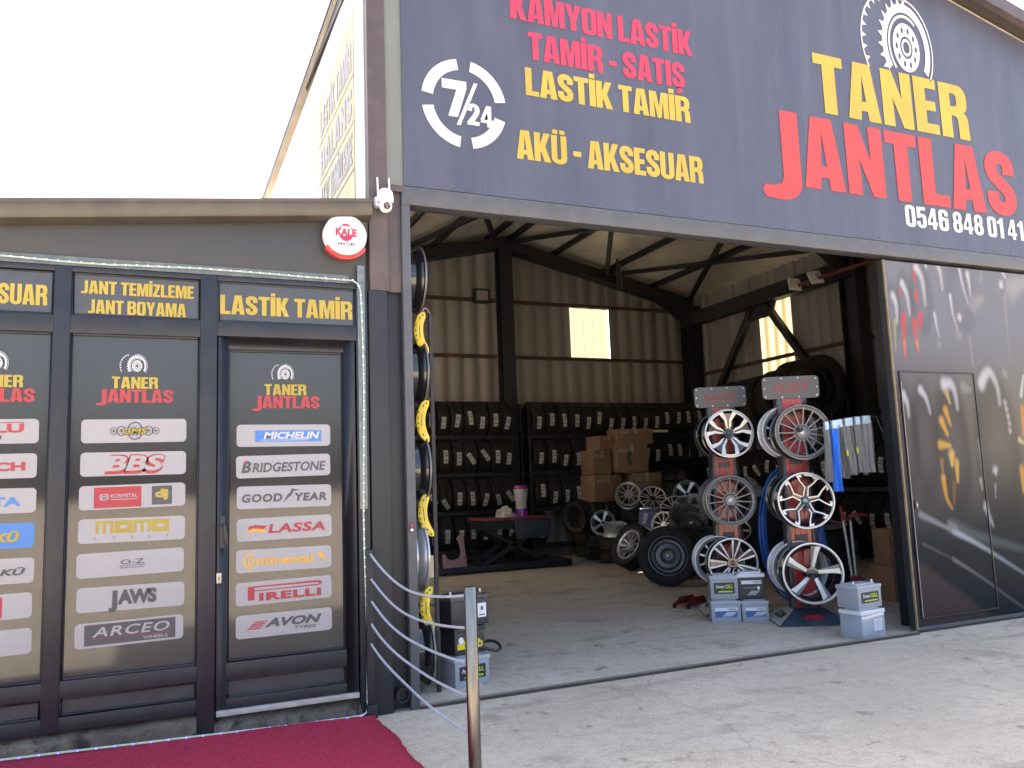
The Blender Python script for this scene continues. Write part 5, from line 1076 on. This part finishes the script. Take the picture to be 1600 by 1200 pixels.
DS = ['narrow grey cloth hanging at the left end of the wire rail','bright blue cloth hanging among the grey ones on the wire rail','grey cloth with lime label just right of the blue cloth','plain grey cloth second to the right of the blue cloth','grey cloth with lime label in the middle of the rail','slim grey cloth right of the middle of the rail','grey cloth with lime label next to the widest cloth','widest grey cloth hanging next to the jamb column']
for i, ((x, w_, m_), lb) in enumerate(zip(XS, DS)): cloth(i, x, w_, 1.735+.007*i, (.47,.56,.45,.47,.445,.455,.44,.45)[i], TG2 if i in (3, 5) else m_, (.46,.425,.455,.47,.45,.47,.455,.445)[i], lb)

# ------------------------------------------------------------------ racks and tyres
def rack(name, label, x0, x1, y0, y1, zs, h):
    o = thing('tyre_rack', label, 'tyre rack', (0,0,0)); o.location = (x0, y0, 0); W = x1-x0; D = y1-y0; n = max(1, round(max(W, D)/1.9))
    for i in range(n+1):
        for e in (0, 1):
            (x, y) = (W*i/n, D*e) if W > D else (W*e, D*i/n); MB().box(x-.025, x+.025, y-.025, y+.025, 0, h, DARKST).build('upright', o)
    for z in zs:
        mb = MB()
        if W > D: mb.box(.026, W-.026, -.02, .02, z-.03, z+.03, DARKCOL); mb.box(.026, W-.026, D-.02, D+.02, z-.03, z+.03, DARKCOL)
        else: mb.box(-.02, .02, .026, D-.026, z-.03, z+.03, DARKCOL); mb.box(W-.02, W+.02, .026, D-.026, z-.03, z+.03, DARKCOL)
        mb.build('shelf_beam', o)
ROWZ = [2.42, 1.78, 1.14, .50]; SH_ = ['top','second','third','bottom']
rack('l', 'grey steel tyre rack against the back wall left of the centre column', 3.0, 5.66, 8.15, 8.5, [z-.29 for z in ROWZ], 2.75)
rack('r', 'grey steel tyre rack against the back wall right of the centre column', 5.98, 9.70, 8.15, 8.5, [z-.29 for z in ROWZ], 2.75)
rnd = random.Random(21)
for si, z in enumerate(ROWZ):
    n = 10
    for i in range(n):
        x = 5.53-.232*i+rnd.uniform(-.01,.01)
        tyre(TY, f'black tyre on the {SH_[si]} shelf of the left rack, {"next to" if i == 0 else ORD[i+1]+" from"} the centre column', (x, 8.33+rnd.uniform(-.02,.02), z+.02), (rnd.uniform(0,6) if 0 else 0, 0, rnd.uniform(-.04,.04)), 'tyres on the rack left of the centre column', rnd.choice([0,0,1,2,2,5]+([3,4] if si in (1,2) else [])), (rnd.uniform(-.05,.3), rnd.uniform(-.1,.2), rnd.uniform(.1,.5), rnd.uniform(-.05,.2))[si])
    m_ = (15, 15, 5, 1)[si]
    for i in range(m_):
        x = 6.14+.243*i+rnd.uniform(-.012,.012)
        tyre(TY, f'black tyre on the {SH_[si]} shelf of the right rack, {"next to" if i == 0 else ORD[i+1]+" from"} the centre column', (x, 8.33+rnd.uniform(-.02,.02), z+.02), (0, 0, rnd.uniform(-.05,.05)), 'tyres on the rack right of the centre column', rnd.choice([0,0,1,2,5]), rnd.uniform(-.15,.35))
rack('s', 'grey steel tyre rack along the right-hand side wall', 9.30, 9.65, 2.6, 8.0, [2.05,1.05,.35], 2.2)
for i in range(6):
    y = 4.75+.40*i+rnd.uniform(-.03,.03)
    tyre(TYB, f'large black truck tyre on top of the side wall rack, {ORD[i+1]} from the open front', (9.40, y, 2.57+rnd.uniform(-.03,.03)+(.06 if i < 2 else -.02*i)), (0, 0, R(90)+rnd.uniform(-.1,.1)), 'truck tyres on top of the side wall rack')
for si, (z, y0, n) in enumerate(((1.42, 3.2, 17), (.67, 2.9, 12))):
    for i in range(n):
        tyre(TY, f'black tyre on the {("upper","lower")[si]} shelf of the side wall rack, {ORD[i+1]} from the open front', (9.46+rnd.uniform(-.02,.02), y0+.255*i, z), (0, 0, R(-90)+rnd.uniform(-.06,.06)), 'tyres on the side wall rack', rnd.choice([0,1,2,5,3]), rnd.uniform(-.1,.3))
# stacks on the floor
def stack(x, y, n, where, mesh=TYS, h=.205):
    for k in range(n):
        tyre(mesh, f'black tyre in {where}, {ORD[k+1]} from the floor', (x+rnd.uniform(-.015,.015), y+rnd.uniform(-.015,.015), .006+h*(k+.5)), (rnd.uniform(0,6), R(90), rnd.uniform(0,6)), 'used tyres stacked on the floor')
stack(6.97, 7.85, 2, 'the low stack nearest the red workbench'); stack(6.85, 7.27, 2, 'the middle low stack carrying a silver five-spoke wheel'); stack(6.76, 6.67, 2, 'the low stack carrying a chrome rim')
stack(7.52, 7.15, 4, 'the tall stack under the silver multi-spoke wheel'); stack(7.38, 6.45, 4, 'the tall stack under the dark machined wheel'); stack(6.62, 4.55, 3, 'the stack under the black rims'); stack(7.05, 5.1, 3, 'the stack behind the black rims')
stack(6.72, 5.75, 2, 'the low stack behind the leaning alloy wheel')
for i, (x, y, z, a) in enumerate(((6.72,7.85,.70,.25),(6.95,7.80,.70,.15),(7.18,7.75,.70,.1),(7.38,7.9,.92,.3))):
    tyre(TYS, f'used tyre standing upright on the floor stacks, {ORD[i+1]} from the red workbench', (x, y, z), (0, R(6*(i-1)), a), 'used tyres standing on the floor stacks')
def mounted(style, label, loc, n, rim, spin=0, Ro=.325, w=.215, r=.225, sink=.02):
    o = thing('wheel_with_tyre', label, 'wheel', loc); o.rotation_euler = aim(n, R(spin)); t = link('tyre', tyre_mesh(Ro, w, r-.012), o); t.rotation_euler = (0, 0, R(90))
    q = link('rim', None, o); q.location = (0, -w/2+sink, 0); wheel_parts(style, q, rim, r, w*.8)
    # rim is a mesh part: promote the barrel
    ch = [c for c in q.children if c.name.startswith('barrel')][0]
    for c in list(q.children):
        if c is ch: continue
        c.parent = ch
    ch.parent = o; ch.location = q.location; ch.name = 'rim'; bpy.data.objects.remove(q)
    return o
mounted('silver', 'silver multi-spoke alloy wheel with tyre leaning back against the stacks', (6.17,5.20,.37), (-.86,-.12,.46), LSIL, 10)
mounted('steel', 'black steel wheel with tyre standing in front of the pile, nearest the batteries', (5.76,3.72,.36), (-.50,-.85,.16), STEELW, 15, Ro=.36, w=.235, r=.24)
tyre(TY, 'bare black tyre standing between the steel wheel and the rear wheel stand', (6.22,3.30,.345), (0, R(-8), R(50)), 'loose tyres at the front of the pile')
tyre(TY, 'bare black tyre leaning behind the steel wheel', (6.25,4.05,.36), (0, R(-14), R(50)), 'loose tyres at the front of the pile')
GP = 'loose wheels lying on the tyre pile'
alloy('silver', LSIL, 'silver multi-spoke wheel leaning on the tall stack below the cardboard boxes', (7.22,6.95,1.08), (-.45,-.85,.35), 0, .215, .18, GP)
alloy('twin', GBLK, 'dark wheel with bright paired spokes tipped back on the tall stack', (7.22,6.22,1.02), (-.40,-.70,.60), 20, .215, .18, GP)
alloy('five', LSIL, 'silver five-spoke wheel leaning on the middle low stack', (6.72,6.98,.63), (-.50,-.82,.25), 10, .205, .17, GP)
alloy('silver', SILV, 'bright chrome rim lying flat on the low stack', (6.76,6.67,.60), (-.12,-.2,1), 0, .205, .17, GP)
alloy('multi', GUNM, 'gunmetal multi-spoke rim tipped back on the stack of black rims', (6.72,4.62,.80), (-.35,-.55,.75), 0, .245, .2, GP)
alloy('steel', STEELW, 'black steel rim lying tilted on the stack nearest the rear wheel stand', (6.45,4.15,.74), (-.30,-.45,.85), 0, .225, .2, GP, 'wheel')
alloy('five', GUNM, 'dull grey five-spoke rim lying behind the black rims', (7.05,5.05,.90), (-.4,-.5,.75), 0, .235, .2, GP)
alloy('silver', mat('brass_tinted_rim', (.36,.28,.19), .25, .9), 'small brassy rim on its side between the box and the black rims', (6.56,5.0,.66), (-.85,-.35,.2), 0, .19, .16, GP)
alloy('multi', GBLK, 'dark rim lying flat on a tyre below the hanging cloths', (6.95,2.35,.73), (-.1,-.15,1), 0, .235, .2, GP)
for st_, bm_, lb_, lo_, n_, r_ in (('multi',GUNM,'dull gunmetal rim lying low between the steel wheel and the rear stand',(6.62,4.05,.50),(-.4,-.6,.7),.235),('twin',GBLK,'black rim with bright spokes half buried behind the printed box',(7.15,5.55,.86),(-.6,-.6,.5),.215),('silver',LSIL,'silver rim lying almost flat behind the brassy rim',(6.92,4.92,.84),(-.15,-.3,.95),.22),('five',LSIL,'silver five-spoke rim standing at the back of the pile',(7.55,5.75,1.06),(-.6,-.75,.2),.22),('steel',STEELW,'black steel rim standing behind the gunmetal rims',(7.35,4.55,.98),(-.5,-.8,.15),.225),('turbine',GBLK,'dark five-spoke rim lying at the right edge of the pile',(7.0,4.0,.62),(-.3,-.55,.75),.235)): alloy(st_, bm_, lb_, lo_, n_, 17, r_, .18, GP)
stack(7.45, 5.55, 4, 'the stack at the back of the wheel pile'); stack(7.25, 4.35, 3, 'the stack beside the tool cabinet')
for k in range(3): tyre(TY, f'black tyre lying flat behind the red dust pan, {ORD[k+1]} from the floor', (6.98,2.38,.115+.215*k), (0,R(90),.3*k), 'tyres stacked behind the red dust pan')

# ------------------------------------------------------------------ boxes, workbench
CB = mat('brown_cardboard', (.23,.137,.083), .85, var=.12, scale=5, dust=.15, dcol=(.26,.18,.12)); CLBL = mat('grubby_paper_label', (.26,.22,.18), .7, var=.1); CT = mat('packing_tape', (.38,.27,.17), .3, var=.1)
def carton(label, loc, rz, w_, d_, h_, hole=False):
    o = thing('cardboard_box', label, 'cardboard box', loc, (0,0,R(rz)), 'cardboard boxes piled behind the tyre stacks'); MB().box(-w_/2, w_/2, -d_/2, d_/2, 0, h_, CB).build('carton', o, bevel=.006)
    mb = MB(); mb.box(-.03,.03,-d_/2-.002,d_/2+.002,h_-.01,h_+.002,CT); mb.box(-.03,.03,-d_/2-.002,-d_/2,h_*.7,h_,CT); mb.build('tape', o)
    mb = MB(); mb.flat([(-w_*.42,h_*.72),(-w_*.18,h_*.72),(-w_*.18,h_*.85),(-w_*.42,h_*.85)], -d_/2-.002, CLBL); mb.build('label', o, normals=False)
    if hole:
        mb = MB(); mb.flat(arc(0,h_*.5,.10,.14,110,250)+arc(.02,h_*.5,.05,.10,250,110), -d_/2-.0025, INK); mb.build('printed_mark', o, normals=False)
carton('brown carton at the very top of the box pile', (7.72,7.62,1.93), -8, .68, .50, .27)
carton('large brown carton with a curved dark mark under the topmost box', (7.62,7.60,1.44), -8, .60, .50, .485, True)
carton('brown carton at the upper left of the box pile', (7.22,7.75,1.85), 6, .40, .42, .24)
carton('brown carton on the left edge of the box pile', (7.06,7.72,1.42), 3, .36, .42, .42)
carton('wide brown carton under the left edge boxes', (7.16,7.74,.95), 4, .58, .45, .46)
carton('brown carton at the lower right of the box pile', (7.88,7.58,.90), -6, .56, .50, .53)
carton('brown carton on the floor at the bottom of the box pile', (7.85,7.62,.006), 0, .62, .52, .88)
carton('open brown carton on the floor behind the right-hand batteries', (6.93,1.30,.36), -20, .36, .34, .36)
carton('dark brown carton under the open carton behind the right-hand batteries', (6.95,1.32,.006), -14, .42, .38, .35)
bx = thing('printed_box', 'tall blue and white printed box standing on the tyres', 'box', (6.82,5.78,.43), (R(8),R(4),R(-35))); BXB = mat('blue_box_print', (.12,.15,.30), .5, var=.15); BXW = mat('white_box_print', (.52,.52,.55), .5, var=.1)
b_ = MB().box(-.14,.14,-.17,.17,0,.42,BXB).build('carton', bx, bevel=.004); mb = MB(); mb.flat([(-.13,.02),(.13,.02),(.13,.15),(-.13,.22)], -.172, BXW); mb.flat([(-.09,.24),(-.04,.24),(.0,.40),(-.06,.40)], -.172, BXW)
for k in range(5): mb.flat([(.0,.25+.03*k),(.12,.25+.03*k),(.12,.262+.03*k),(.0,.262+.03*k)], -.172, GREYTXT)
mb.build('printed_front', bx, normals=False)
wb = thing('workbench', 'low dark workbench on scissor legs with a red top before the tyre rack', 'workbench', (4.50,6.75,0)); REDT = mat('worn_red_top', (.24,.035,.028), .5, var=.25, dust=.3, dcol=(.2,.12,.1)); DBL = mat('dark_blue_metal', (.035,.037,.05), .5, var=.15)
MB().box(0,1.10,0,.62,.765,.80,REDT).build('top', wb, bevel=.006); mb = MB(); mb.prism([(.55,.47),(1.12,.47),(1.16,.76),(.52,.76)], -.03, .0, DBL); mb.build('front_panel', wb, bevel=.004)
MB().box(.03,1.07,.03,.59,.62,.764,DARKST).build('apron', wb)
for y in (.08,.54):
    MB().bar((.06,y,.12),(1.02,y,.62),.05,.06,DARKST).build('leg', wb); MB().bar((1.04,y,.12),(.10,y,.62),.05,.06,DARKST).build('leg', wb)
MB().box(-.75,1.45,-.10,.75,.03,.12,DARKST).build('base_frame', wb, bevel=.006)
for x in (-.6, 1.3): MB().lathe([(0,-.02),(.04,-.02),(.04,.02),(0,.02)], BLACKPL, 14, 'y', Matrix.Translation((x,-.12,.045))).build('castor', wb)
PUR = mat('purple_plastic', (.20,.015,.28), .25, var=.05, coat=.4); MAG = mat('magenta_lid', (.26,.02,.17), .2, var=.05, coat=.4); FRO = mat('frosted_plastic', (.42,.39,.38), .35, var=.05)
j = thing('drinks_jar', 'frosted jar with purple base and lid standing on the red workbench', 'jar', (5.26,6.98,.80)); MB().lathe([(.0,.12),(.088,.12),(.086,.20),(.105,.32),(.118,.42),(.115,.43),(0,.43)], FRO, 28, 'z').build('body', j); MB().lathe([(0,0),(.105,0),(.108,.02),(.09,.125),(0,.126)], PUR, 28, 'z').build('base', j); MB().lathe([(.121,.425),(.123,.45),(.10,.485),(.05,.497),(0,.498)], MAG, 28, 'z').build('lid', j)
mb = MB(); rn = random.Random(9); nu, nv = 16, 8; vs = []
for a in range(nv+1):
    for b in range(nu):
        th = math.pi/2*a/nv; ph = 2*math.pi*b/nu; q = 1+.28*math.sin(ph*3+a)+rn.uniform(-.18,.18); vs.append((.15*math.sin(th)*math.cos(ph)*q, .10*math.sin(th)*math.sin(ph)*q, .16*math.cos(th)*(1+rn.uniform(-.15,.15))))
mb.add(vs, [(a*nu+b, a*nu+(b+1)%nu, (a+1)*nu+(b+1)%nu, (a+1)*nu+b) for a in range(nv) for b in range(nu)], mat('cream_rag', (.58,.52,.44), .9, var=.15)); o = mb.build('rag'); o.location = (4.98,6.98,.802); tag(o, 'crumpled cream rag on the red workbench top', 'rag')
pk = MB().prism([(-.17,0),(.20,0),(.20,.06),(.17,.44),(.12,.47),(.07,.43),(.07,.40),(.10,.36),(.12,.2),(.08,.13),(-.02,.10),(-.10,.13),(-.12,.20),(-.17,.20)], -.015, .015, mat('dusty_pink_plastic', (.36,.17,.20), .5, var=.1)).build('pink_panel', bevel=.004); pk.location = (3.98,6.60,.125); pk.rotation_euler = (R(-8),0,0); tag(pk, 'dusty pink plastic panel with a rounded notch behind the caliper pole', 'plastic panel')
# plastic sheet rolled on top of the lower side shelf, pale roll standing in for a light leak in the wall
wk = MB().box(-.022,.022,-.03,.03,0,.14,mat('pale_wood', (.42,.33,.22), .7, var=.2)).build('wood_block', bevel=.003); wk.location = (1.615,.28,.735); tag(wk, 'small pale wood block wedged under the silver side-on wheel', 'wood block')
rg = MB().box(-.20,.20,-.04,.04,0,.05,mat('light_gap_pale', (.70,.66,.5), .8)).build('light_gap_roll', bevel=.018); rg.location = (8.60,8.02,2.17); tag(rg, 'pale roll standing in for a light leak above the rack right of the boxes', 'light gap')
pb = MB(); vs = []
for a in range(nv+1):
    for b in range(nu):
        th = math.pi/2*a/nv; ph = 2*math.pi*b/nu; q = 1+.22*math.sin(ph*5+a*2)+rn.uniform(-.12,.12); vs.append((.22*math.sin(th)*math.cos(ph)*q, .22*math.sin(th)*math.sin(ph)*q, .26*math.cos(th)*(1+rn.uniform(-.1,.1))))
pb.add(vs, [(a*nu+b, a*nu+(b+1)%nu, (a+1)*nu+(b+1)%nu, (a+1)*nu+b) for a in range(nv) for b in range(nu)], mat('grey_plastic_bag', (.34,.33,.36), .4, var=.2)); o = pb.build('plastic_bag'); o.location = (7.6,4.4,1.02); tag(o, 'crumpled grey plastic bag between the two wheel stands', 'plastic bag')
bs = MB().box(-.35,.35,-.3,.3,.0,1.01,DARKST).build('tool_cabinet', bevel=.01); bs.location = (7.6,4.4,.006); tag(bs, 'dark tool cabinet under the grey plastic bag', 'cabinet')
